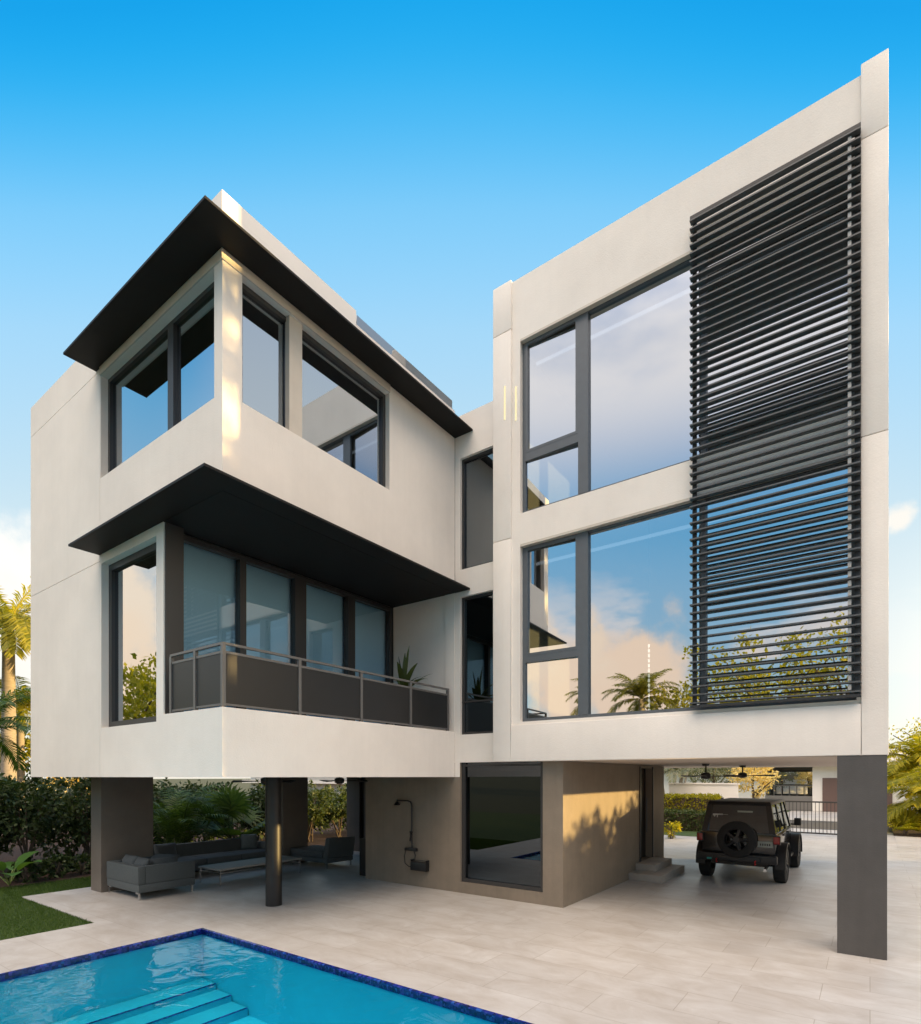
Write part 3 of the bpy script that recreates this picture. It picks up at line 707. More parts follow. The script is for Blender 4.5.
# ------------------------------------------------------------------ foliage helpers
def leaf_quad(mb, p, d, nrm, ln, wd):
    """diamond leaf, slightly folded"""
    s = d.cross(nrm)
    if s.length < 1e-6: return
    s = s.normalized() * wd
    mb.quad(p, p + d * ln * .45 + s, p + d * ln, p + d * ln * .45 - s)
def rv(r):
    while True:
        v = Vector((r.uniform(-1, 1), r.uniform(-1, 1), r.uniform(-1, 1)))
        if .01 < v.length < 1: return v.normalized()
def clump_cloud(mb, r, c, rad, nclump, nleaf, ls, flat=1.0, shell=.45, cr=.28):
    c = Vector(c); rad = Vector(rad)
    for k in range(nclump):
        d = rv(r); q = r.uniform(shell, 1.0)
        cc = c + Vector((d.x * rad.x, d.y * rad.y, d.z * rad.z)) * q
        rr = cr * r.uniform(.6, 1.3) * min(rad)
        for j in range(nleaf):
            e = rv(r) * r.uniform(.2, 1)
            p = cc + Vector((e.x * rr, e.y * rr, e.z * rr * flat))
            dd = (rv(r) + d * .6 + Vector((0, 0, -.2))).normalized(); leaf_quad(mb, p, dd, rv(r), ls * r.uniform(.6, 1.3), ls * r.uniform(.2, .34))
def shrub(name, loc, rx, ry, h, label, cat, group, lm='leaf_dark', seed=0, ncl=60, nl=26, ls=.13, base=.35, stems=5, stem='bark'):
    r = random.Random(seed); x, y, z = loc
    o = empty(name, loc, label, cat, group)
    m = MB(); ch = (h - base) / 2
    clump_cloud(m, r, (x, y, z + base + ch), (rx, ry, ch), ncl, nl, ls, cr=.32)
    m.build('foliage', lm, o, loc, keep=True)
    m = MB()
    for k in range(stems):
        a = r.uniform(0, 6.28); q = r.uniform(.2, .7)
        m.tube([(x + r.uniform(-.1, .1), y + r.uniform(-.1, .1), z - .02), (x + math.cos(a) * rx * q * .5, y + math.sin(a) * ry * q * .5, z + h * .4), (x + math.cos(a) * rx * q, y + math.sin(a) * ry * q, z + h * .75)], [.03, .022, .01], 6)
    m.build('stem', stem, o, loc, smooth=True)
    return o
def frond(mb, r, p0, az, el0, ln, droop, nleaf, ll, wd, up=.5, steps=None):
    """feather palm leaf: arching rachis with paired leaflets"""
    pts = []; p = Vector(p0); el = el0; n = 9
    for k in range(n + 1):
        pts.append(p.copy())
        d = Vector((math.cos(az) * math.cos(el), math.sin(az) * math.cos(el), math.sin(el))); p = p + d * (ln / n); el -= droop / n * (0.5 + k / n)
    mb.tube(pts, [.022 * (1 - .85 * k / n) * (ln / 2.5) for k in range(n + 1)], 4, caps=False)
    for k in range(nleaf):
        t = .12 + .88 * k / (nleaf - 1); f = t * n; i = min(int(f), n - 1); q = pts[i].lerp(pts[i + 1], f - i); dd = (pts[i + 1] - pts[i]).normalized()
        side = dd.cross(Vector((0, 0, 1)));
        if side.length < .05: side = Vector((-math.sin(az), math.cos(az), 0))
        side.normalize(); nu = side.cross(dd)
        L_ = ll * (math.sin(math.pi * (.12 + .8 * t)) ** .7) * r.uniform(.85, 1.1)
        for s in (-1, 1):
            ld = (side * s + dd * .75 + nu * up * r.uniform(.2, 1) - Vector((0, 0, .35))).normalized()
            wv = ld.cross(nu).normalized() * wd
            e = q + ld * L_ + Vector((0, 0, -.25 * L_))
            mid = q + ld * L_ * .5
            mb.quad(q - wv * .4, q + wv * .4, mid + wv, mid - wv); mb.quad(mid - wv, mid + wv, e + wv * .1, e - wv * .1)
def palm(name, loc, h, tr, nf, fl, label, group, seed=0, lm='leaf_palm', shaft=True, droop=1.6, nleaf=34, ll=.55, wd=.022, trunk_m='palm_trunk', lean=(0, 0)):
    r = random.Random(seed); x, y, z = loc
    o = empty(name, loc, label, 'palm tree', group)
    m = MB(); n = 8
    pts = [(x + lean[0] * (k / n) ** 2, y + lean[1] * (k / n) ** 2, z - .05 + h * k / n) for k in range(n + 1)]
    m.tube(pts, [tr * (1.25 if k == 0 else 1.0 - .3 * k / n) for k in range(n + 1)], 14); m.build('trunk', trunk_m, o, loc, smooth=True)
    top = Vector(pts[-1])
    if shaft:
        m = MB(); m.tube([top - Vector((0, 0, .1)), top + Vector((0, 0, .5)), top + Vector((0, 0, 1.0))], [tr * .85, tr * .8, tr * .4], 12); m.build('crownshaft', 'crownshaft', o, loc, smooth=True); top = top + Vector((0, 0, .9))
    m = MB()
    for k in range(nf):
        az = k * 2.39996 + r.uniform(-.2, .2); el = R(r.uniform(-5, 75))
        frond(m, r, top, az, el, fl * r.uniform(.85, 1.1), droop * r.uniform(.8, 1.2), nleaf, ll, wd)
    m.build('fronds', lm, o, loc, keep=True)
    return o
def tree(name, loc, h, rad, label, group, seed=0, lm='leaf_hedge', ncl=90, nl=34, ls=.22, tr=.16, stem='bark', flat=.75, base=.42, cat='tree'):
    r = random.Random(seed); x, y, z = loc
    o = empty(name, loc, label, cat, group)
    m = MB(); c = Vector((x, y, z + h * base + (h * (1 - base)) / 2)); rz = h * (1 - base) / 2
    clump_cloud(m, r, c, (rad, rad, rz), ncl, nl, ls, flat, .35, .3)
    m.build('crown', lm, o, loc, keep=True)
    m = MB(); m.tube([(x, y, z - .05), (x + .05, y, z + h * .25), (x - .05, y + .05, z + h * .6)], [tr * 1.2, tr, tr * .6], 9)
    for k in range(7):
        a = r.uniform(0, 6.28); q = r.uniform(.5, .9); s = r.uniform(.3, .5)
        m.tube([(x, y, z + h * s), (x + math.cos(a) * rad * q * .5, y + math.sin(a) * rad * q * .5, z + h * (s + .16)), (x + math.cos(a) * rad * q, y + math.sin(a) * rad * q, z + h * (s + .3))], [tr * .5, tr * .3, tr * .12], 6)
    m.build('trunk', stem, o, loc, smooth=True)
    return o
def fan_palm(name, loc, nf, fl, rad, label, cat, group, seed=0, lm='leaf_yellow', h=0.2):
    """clump of fan leaves on petioles"""
    r = random.Random(seed); x, y, z = loc; o = empty(name, loc, label, cat, group); m = MB()
    for k in range(nf):
        az = k * 2.39996 + r.uniform(-.3, .3); el = R(r.uniform(15, 85)); d = Vector((math.cos(az) * math.cos(el), math.sin(az) * math.cos(el), math.sin(el)))
        p0 = Vector((x, y, z + h)); p1 = p0 + d * fl * r.uniform(.6, 1.1) - Vector((0, 0, .08 * fl))
        m.tube([p0, p1], [.02, .012], 4, caps=False)
        s = d.cross(Vector((0, 0, 1))).normalized(); nn = s.cross(d)
        ns = 19
        for j in range(ns):
            t = R(-115 + 230 * j / (ns - 1)); ld = (d * math.cos(t) + s * math.sin(t) + nn * .12).normalized(); le = rad * (1 - .25 * abs(j / (ns - 1) - .5) * 2) * r.uniform(.9, 1.1)
            wv = ld.cross(nn).normalized() * (.045 * rad)
            mid = p1 + ld * le * .55; e = p1 + ld * le - Vector((0, 0, .22 * le))
            m.quad(p1 - wv * .3, p1 + wv * .3, mid + wv, mid - wv); m.quad(mid - wv, mid + wv, e + wv * .08, e - wv * .08)
    m.build('leaves', lm, o, loc, keep=True)
    q = MB(); q.tube([(x, y, z - .05), (x, y, z + h + .05)], [.1, .08], 8); q.build('trunk', 'bark', o, loc, smooth=True)
    return o
def big_leaf(mb, p0, az, el, ln, wd, droop=.9):
    n = 8; p = Vector(p0); rows = []
    for k in range(n + 1):
        d = Vector((math.cos(az) * math.cos(el), math.sin(az) * math.cos(el), math.sin(el))); s = Vector((-math.sin(az), math.cos(az), 0)); nu = s.cross(d) * -1
        t = k / n; wv = wd * math.sin(math.pi * min(1, .04 + t * .94)) ** .8
        rows.append((p - s * wv + Vector((0, 0, .18 * wv)), p.copy(), p + s * wv + Vector((0, 0, .18 * wv)))); p = p + d * (ln / n); el -= droop / n
    i0 = len(mb.v)
    for r_ in rows: mb.v += [tuple(q) for q in r_]
    for k in range(n):
        for j in range(2):
            a = i0 + k * 3 + j; mb.f.append((a, a + 1, a + 4, a + 3)); mb.fm.append(0)

# ------------------------------------------------------------------ planting
HG = 'shrubs of the tall hedge behind the lounge'
hr = random.Random(11)
ys = [1.6, 2.9, 4.0, 5.2, 6.5, 7.9, 9.3, 10.8, 12.3, 13.9, 15.6, 17.4]
desc = ['loose dark hedge shrub at the far left over the lawn', 'tall leafy dark shrub above the lawn edge', 'dense dark shrub behind the big leaf plant', 'twiggy shrub left of the front stone pier', 'dark shrub partly behind the front stone pier', 'dark hedge shrub just right of the front stone pier', 'hedge shrub behind the long sofa', 'dim shrub between the fan leaf palm and the second pier', 'hedge shrub hidden behind the second dark pier', 'yellow topped shrub between the second and third piers', 'sunlit topped shrub beside the wide back pier', 'far hedge shrub behind the wide back pier']
for k, y in enumerate(ys):
    shrub('hedge_shrub', (-17.2 + hr.uniform(-.3, .3), y, 0), .95, .95, (2.55 if k < 6 else 2.1) + hr.uniform(-.2, .25), desc[k], 'shrub', HG, 'leaf_dark' if k not in (9, 10) else 'leaf_hedge', 100 + k, 75, 30, .14, base=.75, stems=6)
# second, denser row behind (wall of leaves)
for k, y in enumerate([0.5, 2.5, 4.6, 6.7, 8.8, 11, 13.2, 15.4, 17.6]):
    shrub('hedge_shrub', (-18.9, y, 0), 1.15, 1.25, (2.5 if k < 4 else 2.05) + hr.uniform(-.1, .2), ['farthest left back row shrub above the lawn', 'back row shrub second from the lawn end', 'back row shrub above the big leaf plant', 'back row shrub beside the front pier', 'back row shrub behind the long sofa end', 'back row shrub behind the fan leaf palm', 'back row shrub behind the second pier', 'back row shrub in the gap before the wide pier', 'back row shrub nearest the back of the lounge'][k], 'shrub', 'back row of the tall hedge', 'leaf_dark', 200 + k, 80, 30, .17, base=.1, stems=4)
# ground cover under hedge
for k, (x, y) in enumerate([(-15.9, 4.75), (-15.95, 5.35), (-16.0, 5.95), (-16.0, 6.6)]):
    shrub('low_shrub', (x, y, 0), .36, .38, .52, ['low glossy shrub right of the big leaf plant', 'low glossy shrub second from the big leaf plant', 'low glossy shrub third from the big leaf plant', 'low glossy shrub closest to the front pier'][k], 'shrub', 'low edging shrubs on the mulch', 'leaf_dark', 300 + k, 26, 22, .10, base=.03, stems=3)
bl = empty('broadleaf_plant', (-15.75, 4.35, 0), 'young plant with broad bright green paddle leaves in red mulch', 'plant')
m = MB(); q = MB()
for k, (az, el, ln, wd) in enumerate([(R(-60), R(66), .62, .23), (R(40), R(58), .60, .24), (R(150), R(50), .60, .22), (R(230), R(48), .55, .21), (R(-10), R(42), .5, .20), (R(95), R(72), .66, .22)]):
    d = Vector((math.cos(az) * math.cos(el), math.sin(az) * math.cos(el), math.sin(el))); p0 = Vector((-15.75, 4.35, .0)); p1 = p0 + d * .38
    q.tube([p0, p1], [.014, .01], 5); big_leaf(m, p1, az, el - .25, ln * .9, wd)
m.build('leaves', 'leaf_big', bl, (-15.75, 4.35, 0), keep=True, smooth=True); q.build('stem', 'crownshaft', bl, (-15.75, 4.35, 0))
# areca clump and fan palm behind the long sofa
def areca(loc, label, seed, nf=26, fl=2.0, lm='leaf_areca'):
    r = random.Random(seed); o = empty('areca_palm', loc, label, 'palm'); m = MB(); x, y, z = loc
    for k in range(nf):
        frond(m, r, (x + r.uniform(-.25, .25), y + r.uniform(-.25, .25), z + r.uniform(.2, .9)), r.uniform(0, 6.28), R(r.uniform(50, 86)), fl * r.uniform(.8, 1.1), 1.7, 26, .48, .02)
    m.build('fronds', lm, o, loc, keep=True)
    q = MB()
    for k in range(7): q.tube([(x + r.uniform(-.2, .2), y + r.uniform(-.2, .2), z - .02), (x + r.uniform(-.3, .3), y + r.uniform(-.3, .3), z + 1)], [.03, .02], 6)
    q.build('stem', 'crownshaft', o, loc)
    return o
areca((-15.6, 8.1, 0), 'arching feathery palm clump behind the long sofa', 21)
fan_palm('fan_leaf_palm', (-15.3, 9.55, 0), 14, 1.25, .85, 'bright green spray of palm leaves behind the long sofa right end', 'palm', None, 22, 'leaf_areca', .55)
# tall palms at left
palm('tall_palm', (-31.2, 8.6, 0), 8.3, .33, 26, 4.0, 'tall sunlit palm with pale trunk at the left edge', 'tall palms beyond the hedge', 31, 'leaf_yellow', nleaf=46, ll=.95, wd=.04)
palm('tall_palm', (-34.5, 10.0, 0), 5.0, .22, 20, 3.0, 'shorter yellow green palm behind the tall left palm', 'tall palms beyond the hedge', 32, 'leaf_yellow', nleaf=40, ll=.7, wd=.03)
palm('tall_palm', (-21.5, 5.2, 0), 2.9, .16, 18, 2.4, 'low drooping palm in front of the tall left trunk', 'tall palms beyond the hedge', 33, 'leaf_areca', nleaf=36, ll=.6, wd=.025)
tree('background_tree', (-36, 9.0, 0), 5.5, 3.2, 'yellow green bushy tree low behind the left palms', 'trees beyond the left hedge', 34, 'leaf_yellow', 80, 34, .28)
tree('background_tree', (-33, 12.5, 0), 4.2, 2.6, 'rusty gold shrubby tree behind the palm trunk', 'trees beyond the left hedge', 35, 'leaf_gold', 60, 30, .24, base=.15)
# neighbour house left-back
nb = empty('neighbour_house', (-30, 24, 0), 'white neighbouring house with horizontal ledges glimpsed behind the lounge', 'house')
m = MB(); m.box(-36, -20, 24, 33, 0, 6.2); m.build('wall', 'house_white', nb, (-30, 24, 0))
for z in (2.0, 2.75, 5.9):
    m = MB(); m.box(-36.3, -19.7, 23.5, 23.99, z, z + .22); m.build('ledge', 'house_white', nb, (-30, 24, 0))
m = MB(); m.box(-36.2, -19.8, 23.8, 33.2, 6.21, 6.4); m.build('roof', 'roof_grey', nb, (-30, 24, 0))
for x in (-34, -30, -26, -22.6):
    m = MB(); m.box(x, x + 1.8, 23.94, 24.02, 3.4, 5.2); f = m.build('window', 'frame_dark', nb, (-30, 24, 0)); m = MB(); m.quad((x + .08, 23.93, 3.48), (x + 1.72, 23.93, 3.48), (x + 1.72, 23.93, 5.12), (x + .08, 23.93, 5.12)); m.build('pane', 'glass_dark', f, (-30, 24, 0), keep=True)

# right back: gate, hedge, house over the street, trees
gate = empty('driveway_gate', (-2.3, 27.7, 0), 'long low dark metal gate with thin vertical bars across the drive', 'gate')
gb = (-2.3, 27.7, 0)
m = MB(); m.box(-5.4, .35, 27.67, 27.73, 1.36, 1.42); m.box(-5.4, .35, 27.67, 27.73, .06, .12); m.build('rail', 'frame_dark', gate, gb)
m = MB()
x = -5.35
while x < .35:
    m.box(x - .011, x + .011, 27.688, 27.712, .12, 1.36); x += .135
m.build('bars', 'frame_dark', gate, gb)
for x in (-5.42, .37):
    m = MB(); m.box(x - .05, x + .05, 27.65, 27.75, 0, 1.5); m.build('post', 'frame_dark', gate, gb)
def hedge(loc, sx, sy, h, label, lm, seed, n=2600, ls=.085):
    r = random.Random(seed); o = empty('clipped_hedge', loc, label, 'hedge', 'clipped hedges by the drive'); m = MB(); x, y, z = loc
    for k in range(n):
        f = r.random(); 
        if f < .35: p = Vector((r.uniform(-sx, sx), r.uniform(-sy, sy), h + r.uniform(-.08, .04)))
        elif f < .75: p = Vector((r.uniform(-sx, sx), -sy + r.uniform(-.05, .1), r.uniform(.02, h)))
        else: p = Vector((sx + r.uniform(-.1, .05), r.uniform(-sy, sy), r.uniform(.02, h)))
        leaf_quad(m, Vector(loc) + p, rv(r), rv(r), ls * r.uniform(.7, 1.4), ls * .38)
    m.build('foliage', lm, o, loc, keep=True)
    q = MB(); q.box(x - sx + .1, x + sx - .1, y - sy + .1, y + sy - .1, z, z + h - .1); q.build('branches', 'bark', o, loc)
    return o
hedge((-8.15, 29.0, 0), 2.3, .55, 1.52, 'taller clipped yellow green hedge left of the car', 'leaf_yellow', 41, 4200, .11)
hedge((-7.55, 26.9, 0), 2.1, .45, .86, 'lower clipped green hedge in front of the taller one', 'leaf_hedge', 42, 3600, .10)
shrub('garden_shrub', (-6.35, 22.9, 0), .4, .4, .7, 'small yellow green shrub at the carport edge', 'shrub', 'small garden shrubs', 'leaf_yellow', 43, 24, 22, .1, base=.02)
# garden wall and multi stem palm
gw = empty('garden_wall', (-8, 34, 0), 'plain pale garden wall behind the hedge across the drive', 'wall'); m = MB(); m.box(-8.6, -5.3, 30.6, 30.85, 0, 2.05); m.build('panel', 'house_white', gw, (-8, 34, 0)); m = MB(); m.box(-8.65, -5.25, 30.55, 30.9, 2.05, 2.12); m.build('coping', 'house_white', gw, (-8, 34, 0))
ms2 = empty('multi_stem_palm', (-8.6, 31.0, 0), 'palm with a sheaf of pale slanting stems behind the hedge', 'palm'); r = random.Random(51); m = MB(); q = MB()
for k in range(9):
    a = r.uniform(0, 6.28); tx, ty = math.cos(a) * .9, math.sin(a) * .5
    q.tube([(-8.6 + tx * .15, 31 + ty * .15, -.05), (-8.6 + tx, 31.0 + ty, 2.7)], [.06, .05], 7)
    for j in range(4): frond(m, r, (-8.6 + tx, 31 + ty, 2.7), r.uniform(0, 6.28), R(r.uniform(10, 70)), 1.7, 1.7, 24, .45, .025)
q.build('stem', 'pale_stem', ms2, (-8.6, 31.0, 0), smooth=True); m.build('fronds', 'leaf_grey', ms2, (-8.6, 31.0, 0), keep=True)
tree('blossom_tree', (-5.0, 33.2, 0), 3.9, 1.55, 'sunlit pale golden tree above the car roof', None, 52, 'leaf_gold', 70, 40, .15, .07, base=.36)
tree('blossom_tree', (-7.2, 34.5, 0), 4.2, 1.5, 'grey green tree left of the golden tree', None, 53, 'leaf_grey', 60, 34, .15, .07, base=.34)
oh = empty('street_house', (-3, 47, 0), 'white house with brown garage door across the street', 'house'); ob = (-3, 47, 0)
m = MB(); m.box(-3.3, 9, 47, 56, 0, 4.2); m.box(-14, -6.3, 47.4, 56, 0, 4.2); m.build('wall', 'house_white', oh, ob)
m = MB(); m.box(-6.3, -3.3, 50, 50.2, 0, 4.2); m.build('wall', 'roof_grey', oh, ob)
m = MB(); m.box(-14.2, 9.2, 46.3, 56.2, 3.15, 3.45); m.build('roof', 'house_white', oh, ob)
m = MB(); m.box(-2.7, 1.2, 46.93, 47.02, 0, 2.35); m.build('garage_door', 'garage_brown', oh, ob)
m = MB(); m.box(-6.2, -3.4, 49.9, 49.98, .9, 2.9); f = m.build('window', 'frame_dark', oh, ob); m = MB(); m.quad((-6.1, 49.88, 1.0), (-3.5, 49.88, 1.0), (-3.5, 49.88, 2.8), (-6.1, 49.88, 2.8)); m.build('pane', 'glass', f, ob, keep=True)
m = MB(); m.box(-6.3, -3.3, 47.2, 47.35, .0, 1.05); m.build('porch_wall', 'roof_grey', oh, ob)
m = MB()
for k in range(7): m.box(-6.25 + k * .49, -6.20 + k * .49, 47.25, 47.3, 1.05, 1.75)
m.box(-6.3, -3.3, 47.25, 47.3, 1.75, 1.82); m.build('porch_railing', 'rail_metal', oh, ob)
# palms and shrubs at the right edge
fan_palm('fan_leaf_palm', (1.2, 30.2, 0), 12, .6, .75, 'small bright yellow fan leaf palm at the right edge of the drive', 'palm', None, 61, 'leaf_yellow', .15)
palm('garden_palm', (2.6, 31.6, 0), 1.3, .18, 34, 2.9, 'bushy sunlit palm behind the right grey pier', None, 62, 'leaf_yellow', shaft=False, nleaf=46, ll=.8, wd=.035)
palm('garden_palm', (2.0, 35.0, 0), 3.1, .16, 30, 2.6, 'yellow palm with drooping fronds high beside the right wing', None, 63, 'leaf_yellow', shaft=False, nleaf=36, ll=.6, wd=.035)
tree('background_tree', (3.4, 40, 0), 6.3, 3.4, 'rounded yellow green tree behind the right palms', 'trees at the right edge', 64, 'leaf_yellow', 190, 46, .17, base=.04)
shrub('garden_shrub', (2.6, 31.2, 0), 1.2, .9, 1.6, 'dark shrub low behind the yellow fan palm', 'shrub', 'small garden shrubs', 'leaf_dark', 65, 50, 30, .14, base=.02)

# evening shade: planting along the right side of the plot
names = ['east side shrub nearest the pool', 'east side shrub second from the pool', 'east side shrub third from the pool', 'east side shrub fourth from the pool', 'east side shrub opposite the right pier', 'east side shrub sixth from the pool', 'east side shrub seventh from the pool', 'east side shrub beside the carport', 'east side shrub past the carport', 'east side shrub nearest the gate']
for k in range(10):
    y = -4 + k * 2.9
    shrub('boundary_shrub', (11.5 + hr.uniform(-.3, .3), y, 0), 1.3, 1.9, (3.3 if k < 7 else 3.72) + hr.uniform(-.12, .16), names[k], 'shrub', 'shrubs along the east boundary outside the view', 'leaf_hedge', 400 + k, 150, 40, .22, base=.02, stems=4)
shrub('boundary_shrub', (11.5, 26.0, 0), 1.3, 2.2, 5.2, 'tall east side shrub next to the gate', 'shrub', 'shrubs along the east boundary outside the view', 'leaf_hedge', 440, 260, 44, .22, base=.02, stems=4)
for k in range(12):
    y = -5 + k * 2.75
    shrub('boundary_shrub', (13.6, y, 0), 1.3, 1.8, (3.3 if k < 8 else 3.8) + hr.uniform(-.2, .15), 'outer row shrub of the east boundary hedge', 'shrub', 'outer shrubs along the east boundary outside the view', 'leaf_dark', 450 + k, 150, 40, .24, base=.02, stems=3)
# what the windows mirror: the far bank behind the camera
refl = [(-13.2, -21, 'palm', 8.0), (-17.5, -30, 'palm', 6.0), (-9.5, -24, 'tree', 11.5), (-5.5, -24, 'tree', 12.5), (-1.0, -25, 'tree', 13.5), (4, -25, 'tree', 12.0), (-31, -4.5, 'tree', 8.6), (-36, -9, 'tree', 9.5), (-39, -2, 'tree', 8.0), (-24, -33, 'tree', 4.5), (9, -22, 'tree', 8.0), (15, -18, 'tree', 7.0)]
for k, (x, y, kind, h) in enumerate(refl):
    lab = ['palm mirrored in the lower big window', 'smaller palm mirrored beside it in the lower big window', 'bushy tree mirrored at the louvre edge', 'tall tree mirrored behind the louvres', 'broad tree mirrored low behind the louvres', 'tree mirrored at the right of the louvres', 'yellow green tree mirrored in the tall front window', 'taller tree mirrored in the tall front window', 'rounded tree mirrored low in the tall front window', 'low tree mirrored in the narrow side casement', 'tree on the far bank right of the mirrored trees', 'last tree of the far bank on the right'][k]
    if kind == 'palm': palm('bank_palm', (x, y, -.05), h, .28, 26, 3.0, lab, 'palms on the far bank behind the viewer', 500 + k, 'leaf_palm', shaft=False, nleaf=36, ll=.7, wd=.04)
    else: tree('bank_tree', (x, y, -.05), h, h * .42, lab, 'trees on the far bank behind the viewer', 500 + k, 'leaf_yellow' if k in (6, 7, 8, 3, 4, 2) else 'leaf_hedge', 90, 34, .34, .2, base=.25)

# ------------------------------------------------------------------ beige post on the side half of the corner window
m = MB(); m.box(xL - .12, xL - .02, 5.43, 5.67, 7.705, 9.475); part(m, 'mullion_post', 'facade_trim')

# ------------------------------------------------------------------ ceiling fans
def fan(loc, label, top, rot, dia=1.5, drop=.3):
    o = empty('ceiling_fan', loc, label, 'ceiling fan', 'black ceiling fans under the house'); x, y, z = loc
    m = MB(); m.tube([(x, y, top), (x, y, top - .05)], [.085, .07], 14); m.build('mount', 'black_metal', o, loc, smooth=True)
    m = MB(); m.tube([(x, y, top - .05), (x, y, z + .06)], .018, 8); m.build('rod', 'black_metal', o, loc, smooth=True)
    m = MB(); m.tube([(x, y, z + .08), (x, y, z + .05), (x, y, z - .04), (x, y, z - .07)], [.05, .11, .11, .05], 16); m.build('motor', 'black_metal', o, loc, smooth=True)
    for k in range(3):
        a = rot + k * 2 * math.pi / 3; d = Vector((math.cos(a), math.sin(a), 0)); s_ = Vector((-d.y, d.x, 0)); c = Vector(loc)
        p = [c + d * .08 + s_ * .05, c + d * .08 - s_ * .05, c + d * dia / 2 - s_ * .07 + Vector((0, 0, -.02)), c + d * dia / 2 + s_ * .07 + Vector((0, 0, .015))]
        m = MB(); m.hexa([q - Vector((0, 0, .006)) for q in p], [q + Vector((0, 0, .006)) for q in p]); m.build('blade', 'black_metal', o, loc)
fan((-3.05, 13.8, 2.46), 'black ceiling fan nearer the viewer under the carport soffit', 2.743, .45, 1.5)
fan((-2.75, 16.6, 2.48), 'black ceiling fan above the parked car, farther under the carport', 2.743, .2, 1.5)
fan((-9.6, 6.75, 2.36), 'black ceiling fan left of the round black column', 2.62, .25, 1.3)
fan((-9.95, 8.95, 2.35), 'black ceiling fan between the dark pier and the wide back pier', 2.62, 1.0, 1.3)

# ------------------------------------------------------------------ outdoor shower
sh = empty('outdoor_shower', (-8.28, yC, .3), 'black wall mounted outdoor shower with hose and caddy box on the taupe wall', 'shower'); sb = (-8.28, yC, .3)
y_ = yC - .07
m = MB(); m.tube([(-8.28, y_, .82), (-8.28, y_, 1.80), (-8.31, y_, 1.88), (-8.40, y_, 1.905), (-8.70, y_, 1.905)], .018, 10); m.build('riser_pipe', 'black_metal', sh, sb, smooth=True)
m = MB(); m.tube([(-8.70, y_, 1.91), (-8.72, y_, 1.86), (-8.72, y_, 1.80)], [.03, .035, .075], 16); m.build('shower_head', 'black_metal', sh, sb, smooth=True)
m = MB(); m.box(-8.47, -8.13, y_ - .035, y_ + .035, .79, .855); m.tube([(-8.40, y_, .82), (-8.40, yC - .001, .82)], .03, 10); m.tube([(-8.20, y_, .82), (-8.20, yC - .001, .82)], .03, 10); m.build('mixer_valve', 'black_metal', sh, sb, bevel=.012)
m = MB(); m.tube([(-8.30, y_ - .03, 1.02), (-8.27, y_ - .05, 1.10), (-8.24, y_ - .06, 1.22)], [.022, .02, .045], 12); m.build('hand_spray', 'black_metal', sh, sb, smooth=True)
m = MB(); m.tube([(-8.45, y_, .80), (-8.50, y_, .66), (-8.48, y_, .50), (-8.36, y_, .43), (-8.2, y_, .47), (-8.16, y_ - .02, .70), (-8.28, y_ - .03, 1.02)], .011, 8); m.build('hose', 'black_metal', sh, sb, smooth=True)
m = MB(); m.box(-8.27, -7.83, yC - .13, yC - .003, .37, .56); m.build('caddy_box', 'black_metal', sh, sb, bevel=.008)
m = MB(); m.box(-8.27, -7.83, yC - .13, yC - .12, .60, .612); m.box(-8.27, -8.26, yC - .119, yC - .003, .565, .612); m.box(-7.84, -7.83, yC - .119, yC - .003, .565, .612); m.build('caddy_rail', 'black_metal', sh, sb)
# black pedestal torch
pt = empty('pedestal_torch', (-10.1, 10.0, 0), 'narrow black pedestal with a small pale flame beside the taupe wall', 'pedestal'); b = (-10.1, 10.0, 0)
m = MB(); m.box(-10.25, -9.95, 9.87, 10.13, 0, .92); m.build('base', 'black_metal', pt, b, bevel=.01)
m = MB(); m.tube([(-10.05, 10, .92), (-10.06, 10, .97), (-10.03, 10, 1.04), (-10.0, 10, 1.08)], [.05, .055, .03, .004], 10); m.build('flame', 'flame', pt, b, smooth=True)

# ------------------------------------------------------------------ lounge furniture
def cushion(name, c, sx, sy, sz, rot, m_, label, group=None, cat='cushion'):
    bm = bmesh.new(); bmesh.ops.create_cube(bm, size=2)
    bmesh.ops.subdivide_edges(bm, edges=bm.edges, cuts=9, use_grid_fill=True)
    rr = random.Random(hash(label) % 999)
    for v in bm.verts:
        x, y, z = v.co
        puff = (1 - abs(x) ** 3) * (1 - abs(y) ** 3)
        edge = .22 + .78 * max(0, puff) ** .45
        v.co = Vector((x * sx * (1 - .05 * (1 - abs(y))), y * sy * (1 - .05 * (1 - abs(x))), z * sz * edge + .004 * math.sin(x * 9 + y * 7)))
    me = bpy.data.meshes.new(name); bm.to_mesh(me); bm.free(); me.materials.append(MATS[m_]); me.polygons.foreach_set('use_smooth', [True] * len(me.polygons))
    o = bpy.data.objects.new(name, me); COL.objects.link(o); o.location = c; o.rotation_euler = rot
    return tag(o, label, cat, group)
def legs(o, b, pts, inward):
    for (x, y), (ix, iy) in zip(pts, inward):
        m = MB(); m.box(x - .015, x + .015, y - .015, y + .015, 0, .14); m.box(min(x, x + ix * .11), max(x, x + ix * .11), y - .015, y + .015, .115, .14) if ix else None
        m.build('leg', 'steel', o, b)
